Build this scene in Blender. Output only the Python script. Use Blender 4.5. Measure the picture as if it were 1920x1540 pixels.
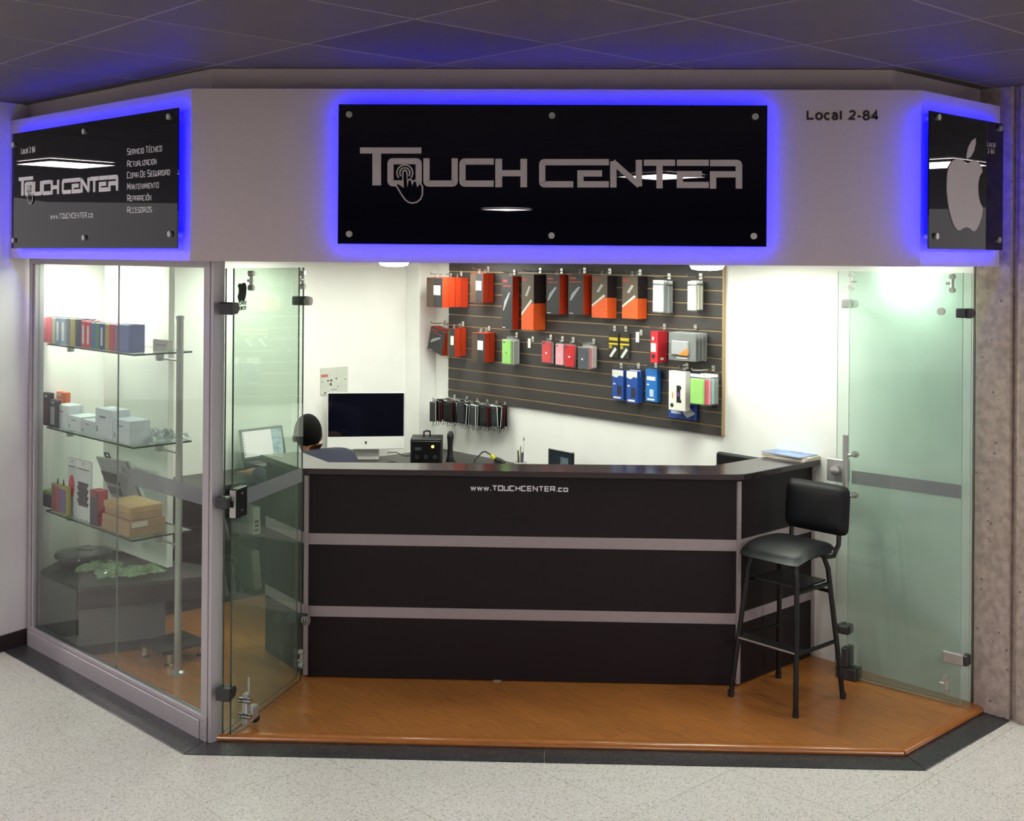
import bpy, bmesh, math, random
from mathutils import Vector, Matrix
random.seed(7)
for _o in list(bpy.data.objects): bpy.data.objects.remove(_o)
SC = bpy.context.scene
COL = SC.collection
PI = math.pi
R45 = math.radians(45)

# ------------------------------------------------------------------ camera
FPX, PPX, PPY, CAMH = 2205.0, 960.0, 482.0, 2.15
YAW, ROLL = math.radians(2.1), 0.0075
CAM = Vector((0, -CAMH * FPX / 920.0, CAMH))
FWD = Vector((-math.sin(YAW), math.cos(YAW), 0))
r0 = Vector((math.cos(YAW), math.sin(YAW), 0)); u0 = Vector((0, 0, 1))
RGT = r0 * math.cos(ROLL) + u0 * math.sin(ROLL)
UPV = u0 * math.cos(ROLL) - r0 * math.sin(ROLL)
cd = bpy.data.cameras.new('camera'); cam = bpy.data.objects.new('camera', cd); COL.objects.link(cam)
cd.sensor_width = 36; cd.lens = FPX / 1920 * 36
cd.shift_x = (960 - PPX) / 1920; cd.shift_y = -(770 - PPY) / 1920
cd.clip_start = .05; cd.clip_end = 200
m = Matrix((RGT, UPV, -FWD)).transposed().to_4x4(); m.translation = CAM
cam.matrix_world = m
SC.camera = cam

# ------------------------------------------------------------------ world, exposure
w = bpy.data.worlds.new('mall_ambience'); SC.world = w; w.use_nodes = True
bg = w.node_tree.nodes['Background']; bg.inputs[0].default_value = (1, .94, .95, 1); bg.inputs[1].default_value = .42
SC.view_settings.view_transform = 'Standard'; SC.view_settings.look = 'None'
SC.view_settings.exposure = 0.75; SC.view_settings.gamma = 1.0
try: SC.view_settings.use_curve_mapping = False
except Exception: pass
HALL_LIGHT, SHOP_LIGHT, FILL_LIGHT, LED_LIGHT = 45.0, 40.0, 19.0, 95.0

# ------------------------------------------------------------------ helpers
def ray(x, y): return FWD + RGT * ((x - PPX) / FPX) - UPV * ((y - PPY) / FPX)
def on_plane(x, y, p, n):
    d = ray(x, y); n = Vector(n); return CAM + d * ((Vector(p) - CAM).dot(n) / d.dot(n))
def on_z(x, y, z=0.0):
    d = ray(x, y); return CAM + d * ((z - CAM.z) / d.z)
class Frame:
    """a vertical reference plane: local x along it to the right, local y away from the viewer"""
    def __init__(s, o, ang):
        s.o = Vector(o); s.a = ang; s.x = Vector((math.cos(ang), math.sin(ang), 0)); s.y = Vector((-math.sin(ang), math.cos(ang), 0))
    def loc(s, P): d = P - s.o; return Vector((d.dot(s.x), d.dot(s.y), d.z))
    def world(s, x, y, z=0): return s.o + s.x * x + s.y * y + Vector((0, 0, z))
    def at(s, px, py, y=0.0): return s.loc(on_plane(px, py, s.o + s.y * y, s.y))       # pixel on the plane at depth y
    def at_side(s, px, py, x): return s.loc(on_plane(px, py, s.o + s.x * x, s.x))      # pixel on the cross plane at x

def lin(c):
    if isinstance(c, str): c = tuple(int(c[i:i + 2], 16) / 255 for i in (0, 2, 4))
    return tuple((v / 12.92 if v <= .04045 else ((v + .055) / 1.055) ** 2.4) for v in c[:3]) + (1,)
MATS = {}
def M(name, col='808080', rough=.5, metal=0, spec=.5, noise=0, nscale=20, emit=0, ecol=None, bump=0, stretch=None, var=0, coat=0):
    if name in MATS: return MATS[name]
    mt = bpy.data.materials.new(name); mt.use_nodes = True; nt = mt.node_tree; b = nt.nodes['Principled BSDF']
    c = lin(col); b.inputs['Base Color'].default_value = c; b.inputs['Roughness'].default_value = rough
    b.inputs['Metallic'].default_value = metal; b.inputs['Specular IOR Level'].default_value = spec
    if coat: b.inputs['Coat Weight'].default_value = coat; b.inputs['Coat Roughness'].default_value = .08
    if emit:
        b.inputs['Emission Color'].default_value = lin(ecol or col); b.inputs['Emission Strength'].default_value = emit
    last = None
    if noise or bump:
        tc = nt.nodes.new('ShaderNodeTexCoord'); mp = nt.nodes.new('ShaderNodeMapping'); nz = nt.nodes.new('ShaderNodeTexNoise')
        nz.inputs['Scale'].default_value = nscale; nz.inputs['Detail'].default_value = 5
        nt.links.new(tc.outputs['Object'], mp.inputs[0]); nt.links.new(mp.outputs[0], nz.inputs['Vector'])
        if stretch: mp.inputs['Scale'].default_value = stretch
        if noise:
            rp = nt.nodes.new('ShaderNodeValToRGB'); rp.color_ramp.elements[0].position = .3; rp.color_ramp.elements[1].position = .7
            rp.color_ramp.elements[0].color = tuple(v * (1 - noise) for v in c[:3]) + (1,)
            rp.color_ramp.elements[1].color = tuple(min(1, v * (1 + noise)) for v in c[:3]) + (1,)
            nt.links.new(nz.outputs[0], rp.inputs[0]); last = rp.outputs[0]
            nt.links.new(last, b.inputs['Base Color'])
        if bump:
            bp = nt.nodes.new('ShaderNodeBump'); bp.inputs['Strength'].default_value = bump; bp.inputs['Distance'].default_value = .01
            nt.links.new(nz.outputs[0], bp.inputs['Height']); nt.links.new(bp.outputs[0], b.inputs['Normal'])
    if var:
        oi = nt.nodes.new('ShaderNodeObjectInfo'); hs = nt.nodes.new('ShaderNodeHueSaturation'); mr = nt.nodes.new('ShaderNodeMapRange')
        mr.inputs['To Min'].default_value = 1 - var; mr.inputs['To Max'].default_value = 1 + var
        nt.links.new(oi.outputs['Random'], mr.inputs[0]); nt.links.new(mr.outputs[0], hs.inputs['Value'])
        if last: nt.links.new(last, hs.inputs['Color'])
        else: hs.inputs['Color'].default_value = c
        nt.links.new(hs.outputs[0], b.inputs['Base Color'])
    MATS[name] = mt; return mt
def glass_mat(name, tint, haze=0.0, hcol='d8e6dc', refl=1.0, rough=0.0):
    mt = bpy.data.materials.new(name); mt.use_nodes = True; nt = mt.node_tree; nt.nodes.clear()
    out = nt.nodes.new('ShaderNodeOutputMaterial'); tr = nt.nodes.new('ShaderNodeBsdfTransparent'); gl = nt.nodes.new('ShaderNodeBsdfGlossy')
    tr.inputs[0].default_value = lin(tint); gl.inputs['Roughness'].default_value = rough; gl.inputs[0].default_value = (refl, refl, refl, 1)
    fr = nt.nodes.new('ShaderNodeFresnel'); fr.inputs[0].default_value = 1.5
    ge = nt.nodes.new('ShaderNodeNewGeometry'); iv = nt.nodes.new('ShaderNodeMath'); iv.operation = 'SUBTRACT'; iv.inputs[0].default_value = 1
    nt.links.new(ge.outputs['Backfacing'], iv.inputs[1])
    mu = nt.nodes.new('ShaderNodeMath'); mu.operation = 'MULTIPLY'; nt.links.new(fr.outputs[0], mu.inputs[0]); nt.links.new(iv.outputs[0], mu.inputs[1])
    mx = nt.nodes.new('ShaderNodeMixShader'); nt.links.new(mu.outputs[0], mx.inputs[0]); 
    base = tr.outputs[0]
    if haze >= .45:
        df = nt.nodes.new('ShaderNodeBsdfDiffuse'); df.inputs[0].default_value = lin(hcol)
        m2 = nt.nodes.new('ShaderNodeMixShader'); m2.inputs[0].default_value = haze; nt.links.new(tr.outputs[0], m2.inputs[1]); nt.links.new(df.outputs[0], m2.inputs[2]); base = m2.outputs[0]
    elif haze:
        df = nt.nodes.new('ShaderNodeBsdfDiffuse'); df.inputs[0].default_value = lin(hcol)
        nz = nt.nodes.new('ShaderNodeTexNoise'); nz.inputs['Scale'].default_value = 2.5; nz.inputs['Detail'].default_value = 4
        mh = nt.nodes.new('ShaderNodeMath'); mh.operation = 'MULTIPLY'; mh.inputs[1].default_value = haze * 2; nt.links.new(nz.outputs[0], mh.inputs[0])
        m2 = nt.nodes.new('ShaderNodeMixShader'); nt.links.new(mh.outputs[0], m2.inputs[0]); nt.links.new(tr.outputs[0], m2.inputs[1]); nt.links.new(df.outputs[0], m2.inputs[2])
        base = m2.outputs[0]
    nt.links.new(base, mx.inputs[1]); nt.links.new(gl.outputs[0], mx.inputs[2]); nt.links.new(mx.outputs[0], out.inputs[0])
    MATS[name] = mt; return mt

class MB:
    def __init__(s): s.v = []; s.f = []; s.mi = []
    def add(s, vs, fs, mi=0):
        n = len(s.v); s.v += [tuple(v) for v in vs]; s.f += [tuple(i + n for i in f) for f in fs]; s.mi += [mi] * len(fs); return s
    def box(s, x0, x1, y0, y1, z0, z1, mi=0):
        return s.add([(x0, y0, z0), (x1, y0, z0), (x1, y1, z0), (x0, y1, z0), (x0, y0, z1), (x1, y0, z1), (x1, y1, z1), (x0, y1, z1)],
                     [(0, 3, 2, 1), (4, 5, 6, 7), (0, 1, 5, 4), (1, 2, 6, 5), (2, 3, 7, 6), (3, 0, 4, 7)], mi)
    def pane(s, x0, x1, y0, y1, z0, z1):   # slot 0 on the two large faces, slot 1 on the edges
        s.box(x0, x1, y0, y1, z0, z1); s.mi[-6:] = [1, 1, 0, 1, 0, 1]; return s
    def prism(s, poly, z0, z1, mi=0):      # poly in xy, any winding
        a = sum(poly[i][0] * poly[(i + 1) % len(poly)][1] - poly[(i + 1) % len(poly)][0] * poly[i][1] for i in range(len(poly)))
        if a < 0: poly = poly[::-1]
        n = len(poly)
        return s.add([(x, y, z0) for x, y in poly] + [(x, y, z1) for x, y in poly],
                     [tuple(range(n - 1, -1, -1)), tuple(range(n, 2 * n))] + [(i, (i + 1) % n, n + (i + 1) % n, n + i) for i in range(n)], mi)
    def xz(s, poly, y0, y1, mi=0):         # poly in xz, y0 the face towards the viewer
        a = sum(poly[i][0] * poly[(i + 1) % len(poly)][1] - poly[(i + 1) % len(poly)][0] * poly[i][1] for i in range(len(poly)))
        if a < 0: poly = poly[::-1]
        n = len(poly)
        return s.add([(x, y0, z) for x, z in poly] + [(x, y1, z) for x, z in poly],
                     [tuple(range(n)), tuple(range(2 * n - 1, n - 1, -1))] + [(i, n + i, n + (i + 1) % n, (i + 1) % n) for i in range(n)], mi)
    def yz(s, poly, x0, x1, mi=0):
        a = sum(poly[i][0] * poly[(i + 1) % len(poly)][1] - poly[(i + 1) % len(poly)][0] * poly[i][1] for i in range(len(poly)))
        if a < 0: poly = poly[::-1]
        n = len(poly)
        return s.add([(x0, y, z) for y, z in poly] + [(x1, y, z) for y, z in poly],
                     [tuple(range(n - 1, -1, -1)), tuple(range(n, 2 * n))] + [(i, (i + 1) % n, n + (i + 1) % n, n + i) for i in range(n)], mi)
    def cyl(s, p0, p1, r, r1=None, n=12, mi=0):
        p0, p1 = Vector(p0), Vector(p1); r1 = r if r1 is None else r1; d = (p1 - p0).normalized()
        a = d.orthogonal().normalized(); b = d.cross(a)
        vs = [p0 + (a * math.cos(2 * PI * i / n) + b * math.sin(2 * PI * i / n)) * r for i in range(n)] + [p1 + (a * math.cos(2 * PI * i / n) + b * math.sin(2 * PI * i / n)) * r1 for i in range(n)]
        return s.add(vs, [tuple(range(n - 1, -1, -1)), tuple(range(n, 2 * n))] + [(i, (i + 1) % n, n + (i + 1) % n, n + i) for i in range(n)], mi)
    def tube(s, pts, r, n=8, mi=0):
        pts = [Vector(p) for p in pts]; rings = []; ref = None
        for i, p in enumerate(pts):
            d = ((pts[min(i + 1, len(pts) - 1)] - p).normalized() + (p - pts[max(i - 1, 0)]).normalized()).normalized()
            if ref is None: ref = d.orthogonal().normalized()
            ref = (ref - d * ref.dot(d)).normalized(); b = d.cross(ref); rr = r[i] if isinstance(r, (list, tuple)) else r
            rings.append([p + (ref * math.cos(2 * PI * k / n) + b * math.sin(2 * PI * k / n)) * rr for k in range(n)])
        vs = [v for q in rings for v in q]; fs = [tuple(range(n - 1, -1, -1)), tuple(range(len(vs) - n, len(vs)))]
        for i in range(len(pts) - 1):
            for k in range(n): fs.append((i * n + k, i * n + (k + 1) % n, (i + 1) * n + (k + 1) % n, (i + 1) * n + k))
        return s.add(vs, fs, mi)
    def lathe(s, prof, c=(0, 0, 0), n=20, mi=0):   # prof: (r, z)
        vs = []
        for r, z in prof: vs += [(c[0] + r * math.cos(2 * PI * k / n), c[1] + r * math.sin(2 * PI * k / n), c[2] + z) for k in range(n)]
        fs = [tuple(range(n - 1, -1, -1)), tuple(range(len(vs) - n, len(vs)))]
        for i in range(len(prof) - 1):
            for k in range(n): fs.append((i * n + k, i * n + (k + 1) % n, (i + 1) * n + (k + 1) % n, (i + 1) * n + k))
        return s.add(vs, fs, mi)
    def ball(s, c, r, n=12, mi=0):
        rx, ry, rz = (r, r, r) if not isinstance(r, (tuple, list)) else r
        vs = []; h = n // 2
        for i in range(1, h):
            t = PI * i / h
            vs += [(c[0] + rx * math.sin(t) * math.cos(2 * PI * k / n), c[1] + ry * math.sin(t) * math.sin(2 * PI * k / n), c[2] + rz * math.cos(t)) for k in range(n)]
        top = len(vs); vs += [(c[0], c[1], c[2] + rz), (c[0], c[1], c[2] - rz)]; fs = []
        for i in range(h - 2):
            for k in range(n): fs.append((i * n + k, (i + 1) * n + k, (i + 1) * n + (k + 1) % n, i * n + (k + 1) % n))
        for k in range(n): fs.append((top, k, (k + 1) % n)); fs.append((top + 1, (h - 2) * n + (k + 1) % n, (h - 2) * n + k))
        return s.add(vs, fs, mi)
    def stroke(s, path, wd, y0, y1, closed=False, rad=0, mi=0):   # path of (x,z) points drawn with a width, in the xz plane
        P = [Vector(p) for p in path]
        if rad:
            Q = []; n = len(P)
            for i, p in enumerate(P):
                if not closed and i in (0, n - 1): Q.append(p); continue
                a = P[i - 1] - p; b = P[(i + 1) % n] - p; r = min(rad, a.length * .45, b.length * .45); a.normalize(); b.normalize()
                for t in (0, .25, .5, .75, 1): Q.append(p + a * r * (1 - t) ** 2 + b * r * t ** 2)
            P = Q
        n = len(P); Lf, Rt = [], []
        for i, p in enumerate(P):
            d0 = (p - P[i - 1]) if (closed or i > 0) else None; d1 = (P[(i + 1) % n] - p) if (closed or i < n - 1) else None
            d0 = d0 or d1; d1 = d1 or d0
            if d0.length < 1e-9: d0 = d1
            if d1.length < 1e-9: d1 = d0
            d0 = d0.normalized(); d1 = d1.normalized(); n0 = Vector((-d0.y, d0.x)); n1 = Vector((-d1.y, d1.x)); mm = n0 + n1
            mm = mm.normalized() if mm.length > 1e-6 else n0
            k = wd / 2 / max(.45, mm.dot(n0)); Lf.append(p + mm * k); Rt.append(p - mm * k)
        vs = []
        for y in (y0, y1):
            for i in range(n): vs += [(Lf[i].x, y, Lf[i].y), (Rt[i].x, y, Rt[i].y)]
        fs = []; N = 2 * n; rng = range(n if closed else n - 1)
        for i in rng:
            j = (i + 1) % n; a, b, c, d = 2 * i, 2 * i + 1, 2 * j + 1, 2 * j
            fs += [(a, b, c, d), (N + d, N + c, N + b, N + a), (a, d, N + d, N + a), (b, N + b, N + c, c)]
        if not closed: fs += [(0, N, N + 1, 1), (2 * n - 2, 2 * n - 1, N + 2 * n - 1, N + 2 * n - 2)]
        return s.add(vs, fs, mi)
    def mesh(s, name, mats, smooth=False, bevel=0, bseg=1):
        me = bpy.data.meshes.new(name); me.from_pydata(s.v, [], s.f)
        for mt in (mats if isinstance(mats, (list, tuple)) else [mats]): me.materials.append(mt)
        if any(s.mi): me.polygons.foreach_set('material_index', s.mi)
        bm = bmesh.new(); bm.from_mesh(me)
        bmesh.ops.recalc_face_normals(bm, faces=bm.faces)
        if bevel: bmesh.ops.bevel(bm, geom=list(bm.edges), offset=bevel, segments=bseg, profile=.5, affect='EDGES', clamp_overlap=True)
        bm.to_mesh(me); bm.free()
        if smooth:
            me.polygons.foreach_set('use_smooth', [True] * len(me.polygons))
            if smooth != 'all':
                try: me.set_sharp_from_angle(angle=math.radians(40))
                except Exception: pass
        me.update(); return me
    def build(s, name, mats, parent=None, **k):
        o = bpy.data.objects.new(name, s.mesh(name, mats, **k)); COL.objects.link(o)
        if parent: o.parent = parent
        return o
def B(x0, x1, y0, y1, z0, z1): return MB().box(x0, x1, y0, y1, z0, z1)
def tag(o, label=None, cat=None, group=None, kind=None):
    if label: o['label'] = label
    if cat: o['category'] = cat
    if group: o['group'] = group
    if kind: o['kind'] = kind
    return o
def thing(name, label, cat, loc=(0, 0, 0), rz=0.0, group=None):
    o = bpy.data.objects.new(name, None); COL.objects.link(o); o.empty_display_size = .05
    o.location = loc; o.rotation_euler = (0, 0, rz); return tag(o, label, cat, group)
def struct(name, label, loc=(0, 0, 0), rz=0.0):
    o = bpy.data.objects.new(name, None); COL.objects.link(o); o.location = loc; o.rotation_euler = (0, 0, rz); o['kind'] = 'structure'; o['label'] = label; return o
def smesh(o, label): o['kind'] = 'structure'; o['label'] = label; return o
def _arc(cx, cy, rx, ry, a0, a1, n=8): return [(cx + rx * math.cos(math.radians(a0 + (a1 - a0) * i / n)), cy + ry * math.sin(math.radians(a0 + (a1 - a0) * i / n))) for i in range(n + 1)]
BLOCK = {  # squared capitals as strokes in a unit cell
 'A': (1, [[(0, 0), (0, .8), (.2, 1), (.8, 1), (1, .8), (1, 0)], [(0, .42), (1, .42)]]), 'C': (1, [[(1, 1), (0, 1), (0, 0), (1, 0)]]), 'D': (1, [[(0, 0), (0, 1), (.75, 1), (1, .75), (1, .25), (.75, 0), (0, 0)]]),
 'E': (.95, [[(1, 1), (0, 1), (0, 0), (1, 0)], [(0, .5), (.9, .5)]]), 'É': (.95, [[(1, 1), (0, 1), (0, 0), (1, 0)], [(0, .5), (.9, .5)], [(.4, 1.22), (.75, 1.45)]]), 'G': (1, [[(1, 1), (0, 1), (0, 0), (1, 0), (1, .45), (.55, .45)]]), 'H': (1, [[(0, 0), (0, 1)], [(1, 0), (1, 1)], [(0, .5), (1, .5)]]),
 'I': (.18, [[(.5, 0), (.5, 1)]]), 'L': (.9, [[(0, 1), (0, 0), (1, 0)]]), 'M': (1.15, [[(0, 0), (0, 1), (.5, .35), (1, 1), (1, 0)]]), 'N': (1, [[(0, 0), (0, 1), (1, 0), (1, 1)]]), 'O': (1, [[(0, 0), (0, 1), (1, 1), (1, 0), (0, 0)]]), 'Ó': (1, [[(0, 0), (0, 1), (1, 1), (1, 0), (0, 0)], [(.4, 1.22), (.75, 1.45)]]),
 'P': (1, [[(0, 0), (0, 1), (1, 1), (1, .42), (0, .42)]]), 'R': (1, [[(0, 0), (0, 1), (1, 1), (1, .45), (0, .45)], [(.45, .45), (1, 0)]]), 'S': (1, [[(1, 1), (0, 1), (0, .53), (1, .47), (1, 0), (0, 0)]]), 'T': (1, [[(0, 1), (1, 1)], [(.5, 1), (.5, 0)]]), 'U': (1, [[(0, 1), (0, 0), (1, 0), (1, 1)]]),
 'V': (1, [[(0, 1), (.5, 0), (1, 1)]]), 'Z': (1, [[(0, 1), (1, 1), (0, 0), (1, 0)]]), 'w': (1.15, [[(0, .7), (.25, 0), (.5, .62), (.75, 0), (1, .7)]]), '.': (.16, [[(.5, -.06), (.5, .1)]]), 'c': (.85, [[(1, .7), (0, .7), (0, 0), (1, 0)]]), 'o': (.85, [[(0, 0), (0, .7), (1, .7), (1, 0), (0, 0)]]), ' ': (.4, [])}
SANS = {  # rounded sans, unit cap height
 'L': (.72, [[(.08, 1), (.08, .07), (1, .07)]]), 'l': (.16, [[(.5, 0), (.5, 1)]]), '-': (.36, [[(0, .36), (1, .36)]]), ' ': (.3, []), '4': (.68, [[(.72, 0), (.72, .95), (.06, .27), (1.02, .27)]]),
 'o': (.62, [_arc(.5, .37, .5, .36, 0, 360, 16)]), 'c': (.58, [_arc(.55, .37, .5, .36, 45, 315, 12)]), 'a': (.56, [[(.08, .6), (.3, .73), (.7, .73), (.9, .6), (.92, 0)], _arc(.48, .22, .42, .2, 60, 330, 10)]),
 '2': (.6, [_arc(.5, .72, .46, .27, 160, -35, 9) + [(.05, .07), (1, .07)]]), '8': (.62, [_arc(.5, .75, .4, .22, 0, 360, 14), _arc(.5, .27, .48, .26, 0, 360, 14)])}
def stroke_text(name, body, h, fit, mat, parent, x, y, z, wt=.17, font=None, depth=.0012, gap=.26, mirror=False, small=None, split=False):
    """lettering drawn with strokes; baseline z, cap height h, total width fit; small = scale of all but each word's first letter"""
    font = font or BLOCK; sx = []; first = True; tot = 0
    for ch in body:
        k = 1 if (first or not small) else small
        w_ = font[ch][0] * k * .72; sx.append((tot, w_, k)); tot += w_ + gap * k; first = ch == ' '
    tot -= gap; f = fit / tot; m_ = MB()
    for ch, (x0, w_, k) in zip(body, sx):
        for i_, path in enumerate(font[ch][1]):
            pts = [((x0 + u * w_) * f, v * h * k * (1 - wt) + wt * h * k / 2) for u, v in path]
            if mirror: pts = [(-a, b) for a, b in pts]
            closed = len(pts) > 3 and (Vector(pts[0]) - Vector(pts[-1])).length < 1e-6
            m_.stroke(pts[:-1] if closed else pts, wt * h * k, -depth - .0002 * i_, 0, closed=closed)
        if split and m_.v: o = m_.build('letter', mat, parent); o.location = (x, y, z); m_ = MB()
    if split: return
    o = m_.build(name, mat, parent); o.location = (x, y, z); o['kind'] = 'stuff'; return o
def dup(root, loc=None, rz=None):
    r = root.copy(); COL.objects.link(r)
    if loc is not None: r.location = loc
    if rz is not None: r.rotation_euler = (0, 0, rz)
    for ch in root.children:
        c = ch.copy(); COL.objects.link(c); c.parent = r
        for g in ch.children:
            d = g.copy(); COL.objects.link(d); d.parent = c
    return r
ORD = ['foremost', 'second', 'third', 'fourth', 'fifth', 'sixth', 'seventh']

# ------------------------------------------------------------------ materials
WHITE = M('white_wall_paint', 'eeeeea', .6, noise=.02, nscale=6, bump=.02)
FASC = M('white_fascia_paint', 'bdb1b1', .55, noise=.03, nscale=40, bump=.03)
ALU = M('brushed_aluminium', 'b2acb0', .42, .35, noise=.05, nscale=30, stretch=(1, 1, 20))
STEEL = M('satin_steel', 'b8b8b4', .34, .65, noise=.04)
CHROME = M('chrome', 'd0d0d0', .12, 1)
DARKM = M('dark_metal', '4a4a4c', .35, .8)
DARKW = M('dark_wenge_laminate', '1f171a', .5, spec=.25, noise=.12, nscale=12, stretch=(1, 6, 30), bump=.02)
DESKM = M('black_brown_laminate', '2b2726', .35, noise=.1, nscale=10, stretch=(2, 2, 10))
STRIPM = M('grey_counter_strip', 'a09498', .4, .2, noise=.03)
BLACKGL = M('black_acrylic', '0b0a16', .006, 0, .42)
SILV = M('silver_vinyl', 'b4abad', .5, noise=.02)
WHV = M('white_vinyl', 'f0eef4', .45)
BLACKV = M('black_vinyl_lettering', '1c1216', .5)
LED = M('blue_led', '1a00ff', .5, emit=LED_LIGHT, ecol=(.004, .0, 1.0))
LAMPM = M('lamp_diffuser', 'ffffff', .5, emit=SHOP_LIGHT, ecol=(.975, 1.0, .945))
FILLM = M('fill_panel_glow', 'ffffff', .5, emit=FILL_LIGHT, ecol=(.975, 1.0, .945))
HALLM = M('hall_light_diffuser', 'ffffff', .5, emit=HALL_LIGHT, ecol=(1, .965, .96))
GLASS = glass_mat('clear_glass', 'f4f9f5')
GLASSG = glass_mat('greenish_door_glass', 'f5fbf6', haze=.05, hcol='c6d8cc')
GLASSF = glass_mat('hazed_green_door_glass', 'f5fbf8', haze=.07, hcol='d0ded6')  # milky look of wall behind, reflections and dirt mixed in as haze
GEDGE = M('dark_green_glass_edge', '24362c', .15, 0, .6)
GEDGEN = M('grey_glass_edge', '707a76', .3)
GEDGEL = M('pale_green_glass_edge', '8fae9c', .15, 0, .6)
SHELFG = glass_mat('shelf_glass', 'e4efe9')
TAPE = glass_mat('translucent_safety_film', 'ffffff', haze=.55, hcol='8c9092', refl=.5)
CLEARP = glass_mat('clear_plastic', 'f0f2f2', haze=.12, hcol='e0e4e4')
def C(hexv, rough=.5, metal=0): return M('colour_' + hexv + ('_g' if rough < .3 else ''), hexv, rough, metal, noise=.04, nscale=25)

# ------------------------------------------------------------------ reference frames
FL, FR = Vector((-1.5, 0, 0)), Vector((1.52, 0, 0))
A42 = math.radians(42)
DL = Vector((-math.cos(A42), math.sin(A42), 0)); INL = Vector((math.sin(A42), math.cos(A42), 0))
LE = FL + DL * 1.84
F_L = Frame(LE, -A42)                         # left shop front, x from 0 (pier) to 1.84 (corner)
F_R = Frame(FR, R45)                          # right shop front
F_RW = Frame((0, 2.58, 0), -R45)              # right inner wall, faces the room
F_LW = Frame((-2.275, 2.275, 0), R45)         # left inner wall y-x=4.55
FZ = .03                                      # wooden floor level
CEIL, SHOPC = 2.965, 2.135

# ------------------------------------------------------------------ hall floor
def clip(poly, p, n):                         # keep the side where (q-p).n >= 0
    out = []
    for i in range(len(poly)):
        a, b = poly[i], poly[(i + 1) % len(poly)]
        da = (a[0] - p[0]) * n[0] + (a[1] - p[1]) * n[1]; db = (b[0] - p[0]) * n[0] + (b[1] - p[1]) * n[1]
        if da >= 0: out.append(a)
        if da * db < 0: t = da / (da - db); out.append((a[0] + (b[0] - a[0]) * t, a[1] + (b[1] - a[1]) * t))
    return out
def clip_convex(poly, hull):
    for i in range(len(hull)):
        a, b = hull[i], hull[(i + 1) % len(hull)]
        poly = clip(poly, a, (-(b[1] - a[1]), b[0] - a[0]))
        if len(poly) < 3: return []
    return poly
def terrazzo(name, base, chips, dark, sc):
    mt = M(name, base, .32); nt = mt.node_tree; b = nt.nodes['Principled BSDF']
    tc = nt.nodes.new('ShaderNodeTexCoord'); ge = nt.nodes.new('ShaderNodeNewGeometry')
    v1 = nt.nodes.new('ShaderNodeTexVoronoi'); v1.inputs['Scale'].default_value = sc
    nz = nt.nodes.new('ShaderNodeTexNoise'); nz.inputs['Scale'].default_value = sc * .55; nz.inputs['Detail'].default_value = 6
    for q in (v1, nz): nt.links.new(ge.outputs['Position'], q.inputs['Vector'])
    rp = nt.nodes.new('ShaderNodeValToRGB'); e = rp.color_ramp.elements
    e[0].position = .0; e[0].color = lin(dark); e[1].position = 1; e[1].color = lin(chips)
    x = e.new(.10); x.color = lin(dark); x = e.new(.16); x.color = lin(base); x = e.new(.7); x.color = lin(base)
    sp = nt.nodes.new('ShaderNodeSeparateColor'); nt.links.new(v1.outputs['Color'], sp.inputs[0]); nt.links.new(sp.outputs[0], rp.inputs[0])
    r2 = nt.nodes.new('ShaderNodeValToRGB'); r2.color_ramp.elements[0].position = .35; r2.color_ramp.elements[1].position = .62
    r2.color_ramp.elements[0].color = (.86, .86, .86, 1); r2.color_ramp.elements[1].color = (1, 1, 1, 1)
    nt.links.new(nz.outputs[0], r2.inputs[0])
    mx = nt.nodes.new('ShaderNodeMix'); mx.data_type = 'RGBA'; mx.blend_type = 'MULTIPLY'; mx.inputs[0].default_value = 1
    nt.links.new(rp.outputs[0], mx.inputs[6]); nt.links.new(r2.outputs[0], mx.inputs[7]); nt.links.new(mx.outputs[2], b.inputs['Base Color'])
    return mt
TERR = terrazzo('light_terrazzo', 'e3e0d7', 'f0eee7', 'bcb9af', 170)
GRAN = terrazzo('dark_speckled_granite', '3a3b3d', '5a5b5c', '2a2b2d', 120)
GROUT = M('floor_joint_grout', 'aeaba4', .7)
fl = smesh(B(-14, 14, -22, 9, -.06, -.004).build('floor', GROUT), 'pale speckled terrazzo floor of the mall hall')
# border outline (outer edge of the granite strip) keeps the hall tiles out of the shop
def off_line(A, Bp, d):
    A, Bp = Vector(A), Vector(Bp); t = (Bp - A).normalized(); n = Vector((t.y, -t.x, 0)); return A + n * d, Bp + n * d
GO = .135
tile = .6; g2 = .0012
FT = MB().box(-tile / 2 + g2, tile / 2 - g2, -tile / 2 + g2, tile / 2 - g2, -.03, 0).mesh('floor_tile', TERR)
for i in range(-12, 9):
    for j in range(-12, 9):
        s_, t_ = (i + .18) * tile, (j + .4) * tile
        X, Y = (s_ - t_) / 2 ** .5, (s_ + t_) / 2 ** .5
        if not (-4.6 < X < 4.6 and -3.6 < Y < 2.0): continue
        o = bpy.data.objects.new('floor_tile', FT); COL.objects.link(o); o.parent = fl; o.location = (X, Y, 0); o.rotation_euler = (0, 0, R45)

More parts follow.
